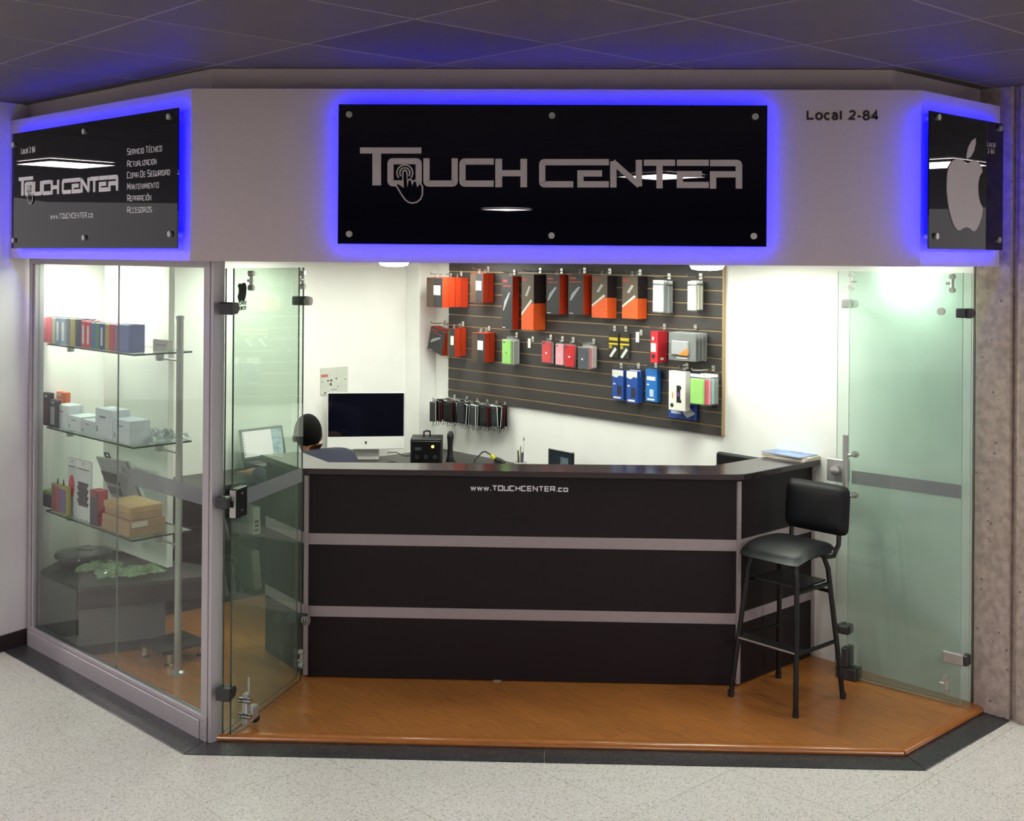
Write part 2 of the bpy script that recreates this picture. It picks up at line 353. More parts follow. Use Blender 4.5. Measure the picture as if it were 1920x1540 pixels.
# granite border slabs
bd = struct('trim_1', 'dark speckled granite border strip in front of the shop')
def on_slab(name, poly, z0=-.02, z1=.004): MB().prism([tuple(p[:2]) for p in poly], z0, z1).build(name, GRAN, bd, bevel=.0015)
gLo = Vector((-1.58, -.155, 0)); gRo = Vector((1.575, -.145, 0)); FLi, FRi = FL + Vector((.0, .06, 0)), FR + Vector((0, .06, 0))
gLe = LE + DL * .35; gLeo = gLo + DL * 1.95
gRe = FR + Vector((1, 1, 0)) * .62; gReo = gRo + Vector((1, 1, 0)) * .56
on_slab('granite_slab', [gLo + Vector((0, 0, 0)), FLi, FLi + DL * .95, gLo + DL * .95])
on_slab('granite_slab', [gLo + DL * .9525, FLi + DL * .9525, FLi + DL * 2.1, gLo + DL * 2.1])
mid = -.03
on_slab('granite_slab', [gLo + Vector((.002, 0, 0)), Vector((mid - .001, gLo.y, 0)), Vector((mid - .001, .06, 0)), FLi + Vector((.002, 0, 0))])
on_slab('granite_slab', [Vector((mid + .001, gLo.y, 0)), gRo - Vector((.002, 0, 0)), FRi - Vector((.002, 0, 0)), Vector((mid + .001, .06, 0))])
on_slab('granite_slab', [gRo, gReo, gRe + Vector((0, .06, 0)), FRi])

# ------------------------------------------------------------------ shop wooden floor
WOOD = M('orange_brown_laminate', 'a96c34', .28, noise=.38, nscale=7, stretch=(1.2, 22, 22), var=.07, bump=.01, coat=.25)
hull = [(-1.49, .0), (1.515, .0), (2.055, .53), (-.985, 3.565), (-3.0, 1.55), (-2.86, 1.235)]
fs_ = struct('floor_shop', 'orange brown laminate floor inside the shop')
MB().prism(hull, -.02, .020).build('subfloor', M('subfloor_dark_brown', '3a2412', .8), fs_)  # dark brown base that shows in the plank joints
pw, pl = .125, 1.15
for i in range(-12, 36):
    for j in range(-6, 6):
        # local frame: u along (-1,1)/sqrt2 , v along (1,1)/sqrt2
        u0_ = j * pl + (i * .43 % 1) * pl; v0_ = i * pw - .9
        q = [(u0_ + .0006, v0_ + .0005), (u0_ + pl - .0006, v0_ + .0005), (u0_ + pl - .0006, v0_ + pw - .0005), (u0_ + .0006, v0_ + pw - .0005)]
        wq = [((-u + v) / 2 ** .5, (u + v) / 2 ** .5) for u, v in q]
        wq = clip_convex(wq, hull)
        if len(wq) < 3: continue
        cx = sum(p[0] for p in wq) / len(wq); cy = sum(p[1] for p in wq) / len(wq)
        lq = [((-(x - cx) + (y - cy)) / 2 ** .5, -((x - cx) + (y - cy)) / 2 ** .5) for x, y in wq]
        o = MB().prism(lq, -.006, 0).build('plank', WOOD, fs_); o.location = (cx, cy, FZ)
        o.rotation_euler = (0, 0, math.radians(135))
# bullnose edging
NOSE = M('wood_nosing', 'a4662e', .25, noise=.15, nscale=8, stretch=(2, 20, 20), coat=.15)
nz_ = struct('trim_2', 'rounded wooden nosing along the edge of the raised shop floor')
def nosing(a, b):
    a, b = Vector(a), Vector(b); d = (b - a); L = d.length; o = MB().yz([(-.012, .004), (-.017, .012), (-.014, .022), (-.006, .029), (.012, .032), (.03, .0315), (.03, .004)], 0, L).build('nosing', NOSE, nz_, smooth=True)
    o.location = (a.x, a.y, 0); o.rotation_euler = (0, 0, math.atan2(d.y, d.x))
nosing((-1.5, 0, 0), (1.522, 0, 0)); nosing((1.52, 0, 0), (2.05, .53, 0))

# ------------------------------------------------------------------ hall ceiling
CT = M('dark_metal_ceiling_tile', '5c5557', .6, 0, noise=.05, nscale=4, var=.05)
nt = M('perforated_ceiling_tile', '4b4648', .6, 0).node_tree
_b = nt.nodes['Principled BSDF']; _tc = nt.nodes.new('ShaderNodeTexCoord'); _v = nt.nodes.new('ShaderNodeTexVoronoi'); _v.inputs['Scale'].default_value = 60; _v.inputs['Randomness'].default_value = 0
_r = nt.nodes.new('ShaderNodeValToRGB'); _r.color_ramp.elements[0].position = .18; _r.color_ramp.elements[1].position = .3
_r.color_ramp.elements[0].color = lin('141214'); _r.color_ramp.elements[1].color = lin('575154')
nt.links.new(_tc.outputs['Object'], _v.inputs['Vector']); nt.links.new(_v.outputs['Distance'], _r.inputs[0]); nt.links.new(_r.outputs[0], _b.inputs['Base Color'])
ce = smesh(B(-16, 16, -24, 5, CEIL + .02, CEIL + .10).build('ceiling', M('ceiling_plate_dark', '4a4547', .5)), 'dark grey metal tile ceiling of the mall hall, laid diagonally')
ts = .672
TM = MB().box(-ts / 2 + .003, ts / 2 - .003, -ts / 2 + .003, ts / 2 - .003, 0, .018).mesh('ceiling_tile', CT, bevel=.0025)
TP = TM.copy(); TP.materials.clear(); TP.materials.append(MATS['perforated_ceiling_tile'])
GRID = M('ceiling_grid_line', '8d878a', .5)
LIGHT_CELLS = {}
def cell_xy(i, j):
    s_, t_ = -.475 + (i + .5) * ts, -.455 + (j + .5) * ts
    return (s_ - t_) / 2 ** .5, (s_ + t_) / 2 ** .5
def cell_of(X, Y):
    s_, t_ = (X + Y) / 2 ** .5, (Y - X) / 2 ** .5
    return math.floor((s_ + .475) / ts), math.floor((t_ + .455) / ts)
def reflect_to_ceiling(px, py, p, n):
    P = on_plane(px, py, p, n); d = ray(px, py); n = Vector(n).normalized(); d = d - n * 2 * d.dot(n)
    return P + d * ((CEIL - P.z) / d.z)
sg_n = (0, 1, 0)
lamps = []
for (px, py, p, n) in ((950, 393, (0, -.17, 0), (0, 1, 0)), (1240, 331, (0, -.17, 0), (0, 1, 0)),
                       (125, 308, (-1.61, -.16, 0), tuple(INL)), (1752, 309, (1.57, -.16, 0), (1, -1, 0))):
    q = reflect_to_ceiling(px, py, p, n); print('lamp at', q[:]); lamps.append((q.x, q.y))
lamps += [(-2.9, -4.4), (3.0, -4.8), (-6.0, -8.0), (6.0, -8.0), (-5.2, -1.6), (5.2, -2.0)]  # further panels added to brighten the hall and the side signs
lights = {cell_of(X, Y) for X, Y in lamps}
for i in range(-9, 9):
    for j in range(-9, 9):
        X, Y = cell_xy(i, j)
        if not (-3.9 < X < 3.9 and -3.0 < Y < 1.8): continue
        # stay outside the shop volume
        if Y > .35 + abs(X) * 0 and abs(X) < 1.2: continue
        o = bpy.data.objects.new('ceiling_tile', TP if (i, j) in ((-1, 0), (1, -4), (2, -4)) else TM); COL.objects.link(o); o.parent = ce; o.location = (X, Y, CEIL); o.rotation_euler = (0, 0, R45)
for k in range(-7, 8):
    for dr in (0, 1):
        a = -.475 + k * ts if dr == 0 else -.455 + k * ts
        o = MB().box(-4.5, 4.5, -.0035, .0035, 0, .004).build('grid_strip', GRID, ce)
        o.rotation_euler = (0, 0, R45 + (PI / 2 if dr == 0 else 0))
        o.location = (a / 2 ** .5 * (1 if dr == 0 else -1), a / 2 ** .5, CEIL - .0015)
n_l = 0
for X, Y in lamps:
    t = thing('ceiling_light', 'square recessed light panel in the dark hall ceiling', 'light', (X, Y, CEIL), R45, 'recessed hall light panels')
    hs_ = .33
    MB().box(-hs_ + .02, hs_ - .02, -hs_ + .02, hs_ - .02, -.004, .01).build('diffuser', HALLM, t)
    f_ = MB(); f_.box(-hs_, hs_, -hs_, -hs_ + .02, -.008, .015).box(-hs_, hs_, hs_ - .02, hs_, -.008, .015).box(-hs_, -hs_ + .02, -hs_, hs_, -.008, .015).box(hs_ - .02, hs_, -hs_, hs_, -.008, .015)
    f_.build('frame', M('lamp_frame', 'cfcaca', .5), t)

# ------------------------------------------------------------------ fascia and upper walls
BT, BB = 2.868, 2.122
def poly_wall(name, pts, z0, z1, mat, label):
    o = MB().prism([tuple(p[:2]) for p in pts], z0, z1).build(name, mat); return smesh(o, label)
bFL, bFR = Vector((-1.576, -.125, 0)), Vector((1.541, -.125, 0))
dR = Vector((1, 1, 0)).normalized()
lend = bFL + DL * 1.86; rend = bFR + dR * .74
poly_wall('wall_front', [bFL, bFR, FR + Vector((-.05, .12, 0)), FL + Vector((.05, .12, 0))], BB, BT, FASC, 'white fascia panel above the shop opening')
poly_wall('wall_front_left', [bFL, FL + Vector((.05, .12, 0)), lend + INL * .28, lend], BB, BT, FASC, 'white fascia panel above the left shop window')
poly_wall('wall_front_right', [bFR, rend, rend + Vector((-.2, .2, 0)), FR + Vector((-.05, .12, 0))], BB, BT, FASC, 'white fascia panel above the right glass door')
uFL, uFR = on_plane(398, 140, (0, -.05, 0), (0, 1, 0)), on_plane(1672, 140, (0, -.05, 0), (0, 1, 0)); uFL.z = uFR.z = 0
poly_wall('wall_upper', [uFL, uFR, uFR + dR * 1.2, Vector((1.2, 1.4, 0)), Vector((-1.2, 1.8, 0)), uFL + DL * 2.6], BT - .1, CEIL + .03, FASC, 'recessed white wall strip between fascia and ceiling')
sh_hull = [(-1.5, .05), (1.5, .05), (2.02, .56), (-.985, 3.565), (-3.05, 1.5), (-2.85, 1.26)]
smesh(MB().prism(sh_hull, SHOPC, SHOPC + .03).build('ceiling_shop', WHITE), 'low white ceiling inside the shop')

# ------------------------------------------------------------------ inner walls
o = B(-1.15, 1.82, 0, .12, 0, SHOPC).build('wall_left', WHITE); o.location = F_LW.o; o.rotation_euler = (0, 0, R45); smesh(o, 'white inner wall behind the desk with the computer')
o = B(-1.392, 2.84, 0, .12, 0, SHOPC).build('wall_right', WHITE); o.location = F_RW.o; o.rotation_euler = (0, 0, -R45); smesh(o, 'white inner wall carrying the slatwall panel')
pz = F_LW.at(760, 650, 0).x; pe = 1.824
o = B(pz, pe, -.165, 0, 0, SHOPC).build('wall_pilaster', WHITE, bevel=.004); o.location = F_LW.o; o.rotation_euler = (0, 0, R45); smesh(o, 'white pilaster in the back corner of the shop')
# partition behind the glass shelves, parallel to the left window
pa = FL + DL * 1.28 + INL * .5; pb = FL + DL * 2.02 + INL * .5
o = B(-(pb - pa).length, 0, 0, .035, .43, SHOPC).build('wall_partition', WHITE); o.location = pa; o.rotation_euler = (0, 0, -A42); smesh(o, 'white partition panel behind the glass display shelves')
# pier at the far left of the hall
PIERM = M('white_pier_paint', 'ece6ea', .5, noise=.02, nscale=5)
pd = Vector((-.5, -.866, 0)); p0 = LE + Vector((-.012, .02, 0)); p1 = p0 + pd * .27
poly_wall('wall_pier', [p0, p1, p1 + Vector((-.70, .44, 0)), p0 + Vector((-.62, .62, 0)), p0 + Vector((-.05, .35, 0))], 0, CEIL + .02, PIERM, 'white painted pier left of the shop window')
bbn = Vector((.866, -.5, 0))
poly_wall('baseboard_left', [p0 + pd * .03, p1, p1 + bbn * .012, p0 + pd * .03 + bbn * .012], 0, .085, M('brown_black_baseboard', '2c2022', .5), 'dark brown baseboard along the white pier')

# concrete column at right
CONC = M('rough_concrete', 'b0a096', .85, noise=.22, nscale=28, bump=.55)
_nt = CONC.node_tree; _b = _nt.nodes['Principled BSDF']; _vv = _nt.nodes.new('ShaderNodeTexVoronoi'); _vv.inputs['Scale'].default_value = 16
_tc = [n for n in _nt.nodes if n.type == 'TEX_COORD'][0]; _nt.links.new(_tc.outputs['Object'], _vv.inputs['Vector'])
_rr = _nt.nodes.new('ShaderNodeValToRGB'); _rr.color_ramp.elements[0].position = .05; _rr.color_ramp.elements[0].color = (.35, .33, .32, 1); _rr.color_ramp.elements[1].position = .12; _rr.color_ramp.elements[1].color = (1, 1, 1, 1)
_nt.links.new(_vv.outputs['Distance'], _rr.inputs[0]); _mx = _nt.nodes.new('ShaderNodeMix'); _mx.data_type = 'RGBA'; _mx.blend_type = 'MULTIPLY'; _mx.inputs[0].default_value = 1
_src = _b.inputs['Base Color'].links[0].from_socket; _nt.links.new(_src, _mx.inputs[6]); _nt.links.new(_rr.outputs[0], _mx.inputs[7]); _nt.links.new(_mx.outputs[2], _b.inputs['Base Color'])
c0 = Vector((2.01, .545, 0)); cx_ = Vector((1, -1, 0)).normalized(); cy_ = Vector((1, 1, 0)).normalized()
def cp(x, y): q = c0 + cx_ * x + cy_ * y; return (q.x, q.y, 0)
col = MB().prism([cp(0, 0)[:2], cp(.172, 0)[:2], cp(.172, .6)[:2], cp(0, .6)[:2]], 0, CEIL + .02).build('wall_column', CONC, bevel=.006)
smesh(col, 'rough grey brown concrete column right of the shop')
col2 = MB().prism([cp(.172, .028)[:2], cp(.19, .02)[:2], cp(.21, -.003)[:2], cp(.34, -.003)[:2], cp(.34, .6)[:2], cp(.172, .6)[:2]], 0, CEIL + .02).build('wall_column', CONC, bevel=.004)
smesh(col2, 'second rib of the concrete column behind the vertical groove')

# neighbouring shop walls of the hall, beyond the pier and the column
NB = M('neighbour_wall_paint', '9a9294', .6, noise=.05, nscale=3)
n0_ = p1 + Vector((-.70, .44, 0)); poly_wall('wall_hall_left', [n0_ + Vector((.1, -.03, 0)), n0_ + Vector((-5.2, 3.0, 0)), n0_ + Vector((-5.1, 3.3, 0)), n0_ + Vector((.1, .25, 0))], 0, CEIL + .02, NB, 'plain grey wall of the neighbouring shop beyond the white pier')
poly_wall('wall_back_added', [Vector((-14, -21.6, 0)), Vector((14, -21.6, 0)), Vector((14, -21.9, 0)), Vector((-14, -21.9, 0))], 0, CEIL + .02, M('added_wall_dark', '4c474a', .7, noise=.1, nscale=1), 'unseen dark wall added behind the viewer to darken the sign reflections')  # unseen wall added so that the signs reflect something dark
n1_ = Vector(cp(.34, .35)); poly_wall('wall_hall_right', [n1_, n1_ + Vector((5.2, 3.0, 0)), n1_ + Vector((5.1, 3.3, 0)), n1_ + Vector((-.05, .2, 0))], 0, CEIL + .02, NB, 'plain grey wall of the neighbouring shop beyond the concrete column')

# ------------------------------------------------------------------ left window (aluminium frame with two panes)
wn = struct('window_1', 'aluminium framed display window on the left of the shop', LE, -A42)
def fpart(n, *a, mat=ALU, par=None, bevel=.002): return B(*a).build(n, mat, par, bevel=bevel)
fpart('post', 1.79, 1.84, -.03, .03, 0, BB, par=wn)
fpart('post', 1.845, 1.868, -.028, .03, 0, BB, par=wn)
fpart('post', 0, .035, -.03, .03, 0, BB, par=wn)
fpart('post', .04, .056, -.022, .03, 0, BB, par=wn)
fpart('header', .035, 1.79, -.03, .03, BB - .03, BB, par=wn)
fpart('sill', .035, 1.79, -.04, .035, 0, .085, par=wn)
fpart('glazing_bead', .035, 1.79, -.028, -.012, .085, .105, par=wn)
fpart('corner_bracket', 1.795, 1.845, -.036, -.03, .0, .11, par=wn)
for k in range(3): MB().cyl((1.82, -.036, .02 + k * .035), (1.82, -.039, .02 + k * .035), .004).build('screw', STEEL, wn)
jx = F_L.at(222, 700, 0).x
MB().pane(.056, jx - .001, -.004, .004, .1, BB - .03).build('pane', [GLASS, GEDGEN], wn)
MB().pane(jx + .001, 1.79, -.004, .004, .1, BB - .03).build('pane', [GLASS, GEDGEN], wn)
tl = F_L.at(243, 895, 0)
B(tl.x, 1.79, -.0062, -.0045, 1.03, 1.108).build('safety_film', TAPE, wn)

# ------------------------------------------------------------------ glass folding doors
def clipfit(par, x, z, y0=-.02, y1=.02, w_=.05, h_=.05, mat=DARKM, name='hinge'):
    b_ = B(x - w_ / 2, x + w_ / 2, y0, y1, z - h_ / 2, z + h_ / 2).build(name, mat, par, bevel=.006, bseg=2)
    return b_
def bolt(par, x, z, side=-1, up=1, y=-.006, mat=STEEL):
    b_ = MB(); b_.cyl((x, y - .012, z - .045), (x, y - .012, z + .045), .008).build('bolt', mat, par, smooth=True)
    q = MB(); q.cyl((x, y, z - .032), (x, y - .024, z - .032), .013).cyl((x, y, z + .032), (x, y - .024, z + .032), .013)
    q.cyl((x, y - .012, z), (x + side * .03, y - .012, z), .006); q.build('bolt_bracket', mat, par, smooth=True)

# left: two leaves folded inwards from the window corner
a_ = on_z(432, 1383, FZ); b_ = on_z(560, 1283, FZ); dv = (b_ - a_); dv.z = 0; La = dv.length; ang = math.atan2(dv.y, dv.x)
d1 = struct('door_1', 'pair of clear glass door leaves folded inwards beside the left window', (a_.x, a_.y, FZ), ang)
lw_ = La + .02; lt = 2.09 - FZ
# leaf nearer to the viewer's right is y<0 in this frame (local y points left)
MB().pane(0, lw_, -.004, .004, .012, lt).build('glass_leaf', [GLASSG, GEDGE], d1)
MB().pane(.0, lw_ + .03, .034, .042, .012, lt).build('glass_leaf', [GLASSG, GEDGE], d1)
B(.10, lw_ - .01, -.0062, -.0045, 1.03 - FZ, 1.10 - FZ).build('safety_film', TAPE, d1)
# lock case
lk = B(.0, .10, -.02, .012, .99 - FZ, 1.12 - FZ).build('lock_case', M('dark_lock_metal', '2e3030', .35, .6), d1, bevel=.002)
B(-.004, 0, -.018, .01, .995 - FZ, 1.115 - FZ).build('strike_plate', STEEL, lk)
B(-.006, -.003, -.009, .003, 1.04 - FZ, 1.068 - FZ).build('latch_hole', M('black', '0a0a0a', .6), lk)
MB().cyl((.05, -.02, 1.02 - FZ), (.05, -.023, 1.02 - FZ), .005).build('screw', STEEL, lk); MB().cyl((.05, -.02, 1.095 - FZ), (.05, -.023, 1.095 - FZ), .005).build('screw', STEEL, lk)
for z in (1.915, .225, 1.065):
    if z == 1.065: clipfit(d1, -.02, z - FZ, .0, .06, .05, .05, DARKM); continue
    h_ = clipfit(d1, -.02, z - FZ, -.014, .055, .035, .055, DARKM)
    MB().cyl((.015, -.006, z - FZ), (.015, .05, z - FZ), .026, n=18).build('hinge_cap', DARKM, h_, smooth=True)
for z in (1.925, .35):
    h_ = clipfit(d1, lw_ + .0, z - FZ, -.03, .055, .035, .045, DARKM)
    for k in range(3): MB().cyl((lw_ - .03, -.032 - k * .012, z - FZ), (lw_ - .03, -.027 - k * .012, z - FZ), .021, n=16).build('hinge_ring', STEEL, h_, smooth=True)
bolt(d1, .125, 2.035 - FZ); bolt(d1, lw_ - .045, 2.03 - FZ); bolt(d1, lw_ - .03, .16 - FZ)
# bottom lock of the left leaves
bl = MB(); bl.cyl((.06, -.01, .075), (.06, -.07, .075), .012).cyl((.06, -.01, .145), (.06, -.07, .145), .012); bl.build('pivot_pin', CHROME, d1, smooth=True)
B(.06, .10, -.045, -.02, .03, .17).build('pivot_plate', STEEL, d1, bevel=.004)
B(.085, .15, -.06, -.012, .04, .10).build('pivot_block', STEEL, d1, bevel=.006)
MB().cyl((.088, -.04, .16), (.088, -.04, .235), .006).build('pivot_rod', STEEL, d1, smooth=True)
MB().ball((.15, -.04, .035), .022).build('pivot_wheel', M('black_rubber', '151515', .6), d1, smooth='all')
# sticker seen from behind: fruit emblem and mirrored lettering
APPLE = [(1355, 722), (1340, 705), (1320, 692), (1290, 684), (1265, 690), (1245, 706), (1225, 740), (1214, 790), (1210, 850), (1210, 910), (1217, 985), (1232, 1070), (1252, 1140), (1272, 1182), (1288, 1200), (1305, 1202), (1325, 1187), (1350, 1178), (1375, 1187), (1393, 1205), (1408, 1209), (1424, 1196), (1445, 1155), (1462, 1100), (1471, 1040), (1452, 1005), (1440, 955), (1436, 900), (1438, 855), (1447, 812), (1468, 775), (1458, 740), (1440, 712), (1420, 700), (1398, 697), (1375, 710)]
LEAF = [(1355, 688), (1352, 655), (1365, 600), (1388, 556), (1418, 535), (1419, 570), (1407, 625), (1385, 668)]
def logo_pts(P, cx, cz, h, k=1.35): return [(cx + (x - 1340) / 525 * h * k, cz - (y - 940) / 525 * h) for x, y in P]
STK = M('grey_window_sticker', '2a312c', .7, spec=.1)
B_ = MB(); B_.xz([(-(x) + .13, z) for x, z in logo_pts(APPLE, .065, 1.985 - FZ, .085, 1.9)], -.0056, -.0046); B_.build('emblem_sticker', STK, d1)
stroke_text('sticker_lettering', 'SERVICIO', .017, .07, STK, d1, .105, -.0045, 1.928 - FZ, mirror=True)
stroke_text('sticker_lettering', 'TECNICO', .017, .068, STK, d1, .105, -.0045, 1.905 - FZ, mirror=True)

# right: leaves folded inwards along the concrete column
e0 = on_z(1588, 1272, FZ); e1 = on_z(1800, 1327, FZ); dv = e1 - e0; dv.z = 0; Lr = dv.length; ang = math.atan2(dv.y, dv.x)
d2 = struct('door_2', 'pair of greenish glass door leaves folded inwards at the right wall', (e0.x, e0.y, FZ), ang)
MB().pane(0, Lr, -.004, .004, .012, lt).build('glass_leaf', [GLASSF, GEDGEL], d2)
MB().pane(-.085, Lr + .025, .04, .048, .012, lt).build('glass_leaf', [GLASSF, GEDGEL], d2)
B(.02, Lr, -.0062, -.0045, 1.02 - FZ, 1.085 - FZ).build('safety_film', TAPE, d2)
hx = .012
hd = MB().cyl((hx, -.06, .93 - FZ), (hx, -.06, 1.27 - FZ), .0145, n=14).build('pull_handle', STEEL, d2, smooth=True)
for z in (1.17, .965): MB().cyl((hx + .03, -.004, z - FZ), (hx + .03, -.055, z - FZ), .009).cyl((hx + .03, -.055, z - FZ), (hx, -.06, z - FZ), .008).cyl((hx + .03, -.004, z - FZ), (hx + .03, -.02, z - FZ), .017).build('handle_standoff', STEEL, hd, smooth=True)
lk = B(-.11, -.005, -.02, .03, 1.02 - FZ, 1.135 - FZ).build('lock_plate', STEEL, d2, bevel=.003)
MB().cyl((-.055, -.02, 1.08 - FZ), (-.055, -.045, 1.08 - FZ), .028, .024, n=18).build('lock_cylinder', CHROME, lk, smooth=True)
for z in (1.925,):
    h_ = clipfit(d2, -.03, z - FZ, .012, .055, .05, .045, STEEL); MB().cyl((.0, .005, z - FZ), (.0, .055, z - FZ), .022, n=16).build('hinge_cap', STEEL, h_, smooth=True)
h_ = clipfit(d2, Lr + .0, 1.90 - FZ, -.03, .02, .05, .045, DARKM); MB().cyl((Lr + .03, -.02, 1.9 - FZ), (Lr + .03, .02, 1.9 - FZ), .024, n=16).build('hinge_cap', DARKM, h_, smooth=True)
MB().cyl((Lr - .10, -.004, 1.905 - FZ), (Lr - .10, -.02, 1.905 - FZ), .018, n=16).build('glass_stud', STEEL, d2, smooth=True)
h_ = clipfit(d2, Lr - .03, .26 - FZ, -.02, .02, .10, .055, STEEL); B(Lr + .005, Lr + .04, -.018, .03, .235 - FZ, .285 - FZ).build('hinge_cap', DARKM, h_, bevel=.004)
bolt(d2, .015, 2.04 - FZ, 1); bolt(d2, Lr - .045, 2.04 - FZ); bolt(d2, Lr - .06, .13 - FZ)
B(-.05, .06, -.03, .05, .0, .06).build('floor_clamp', DARKM, d2, bevel=.006)
B(-.02, .015, -.03, .05, .06, .16).build('clamp_upright', DARKM, d2, bevel=.006)
B(-.05, .015, -.02, .05, .22, .27).build('patch_fitting', DARKM, d2, bevel=.012, bseg=2)

# ------------------------------------------------------------------ shop lamps (surface discs) and added fill panels
def lamp(x, y, label):
    t = thing('ceiling_disc_lamp', label, 'lamp', (x, y, SHOPC), 0, 'round ceiling lamps in the shop')
    MB().lathe([(.084, 0), (.086, -.012), (.082, -.02)], n=32).build('rim', M('lamp_rim', 'f6f6f4', .4), t, smooth=True)
    MB().lathe([(.078, -.0195), (.07, -.034), (.04, -.04), (.001, -.041)], n=32).build('diffuser', LAMPM, t, smooth=True)
for x, y, lb in ((-.85, 1.03, 'round white ceiling lamp above the left half of the counter'), (.70, .30, 'round white ceiling lamp at the top right of the slatwall'),
                 (1.66, .62, 'round white ceiling lamp above the right glass door')):
    lamp(x, y, lb)
for x, y, lb in ((-2.58, 1.30, 'added fill light panel above the display shelves'), (-1.75, 2.2, 'added fill light panel above the seated person'), (.35, 1.45, 'added fill light panel above the right half of the counter'),
                 (-.55, 1.75, 'added fill light panel in the middle of the shop'), (-.75, 2.75, 'added fill light panel above the soldering station'), (.95, .95, 'added fill light panel above the bar stool')):  # unseen panels added to brighten the shop interior
    t = thing('added_fill_panel', lb, 'lamp', (x, y, SHOPC), R45, 'added fill light panels in the shop')
    B(-.17, .17, -.17, .17, -.003, -.0005).build('diffuser', FILLM, t)
    f_ = MB(); f_.box(-.185, .185, -.185, -.17, -.005, -.0005).box(-.185, .185, .17, .185, -.005, -.0005).box(-.185, -.17, -.17, .17, -.005, -.0005).box(.17, .185, -.17, .17, -.005, -.0005); f_.build('frame', MATS['lamp_rim'], t)

# ------------------------------------------------------------------ illuminated signs
GAP = .045
def make_sign(name, label, fr, x0, x1, z0, z1, pins):
    """fr: frame lying on the fascia face; panel stands off by GAP"""
    t = thing(name, label, 'sign', fr.world((x0 + x1) / 2, 0, z0), fr.a)
    hw, h = (x1 - x0) / 2, z1 - z0
    t['hw'] = hw
    B(-hw, hw, -GAP - .006, -GAP, 0, h).build('panel', BLACKGL, t)
    for (px_, pz_) in pins:
        MB().cyl((px_, -GAP - .016, pz_), (px_, 0, pz_), .0135, n=16).build('standoff_pin', STEEL, t, smooth=True)
    e = .014; w_ = .008
    for a in ((-hw + e, hw - e, h - e - w_, h - e), (-hw + e, hw - e, e, e + w_), (-hw + e, -hw + e + w_, e, h - e), (hw - e - w_, hw - e, e, h - e)):
        l_ = B(a[0], a[1], -GAP + .001, -GAP + .008, a[2], a[3]).build('led_strip', [LED, M('led_carrier', '30304a', .5)], t)
        for pg in l_.data.polygons: pg.material_index = 0 if pg.normal.y > .5 else 1
    return t
F_FF = Frame((0, -.125, 0), 0)
SD = -GAP - .006
a0, a1, a2 = F_FF.at(635, 195, SD), F_FF.at(1437, 463, SD), F_FF.at(1439, 198, SD)
sx0, sx1, sz0, sz1 = a0.x, a1.x, a1.z, (a0.z + a2.z) / 2
pins = []
for px, py in ((655, 215), (1035, 217), (1416, 219), (655, 439), (1034, 442), (1413, 443)):
    q = F_FF.at(px, py, SD); pins.append((q.x - (sx0 + sx1) / 2, q.z - sz0))
sign = make_sign('illuminated_sign', 'large black glossy sign with silver TOUCH CENTER lettering and blue back light', F_FF, sx0, sx1, sz0, sz1, pins)
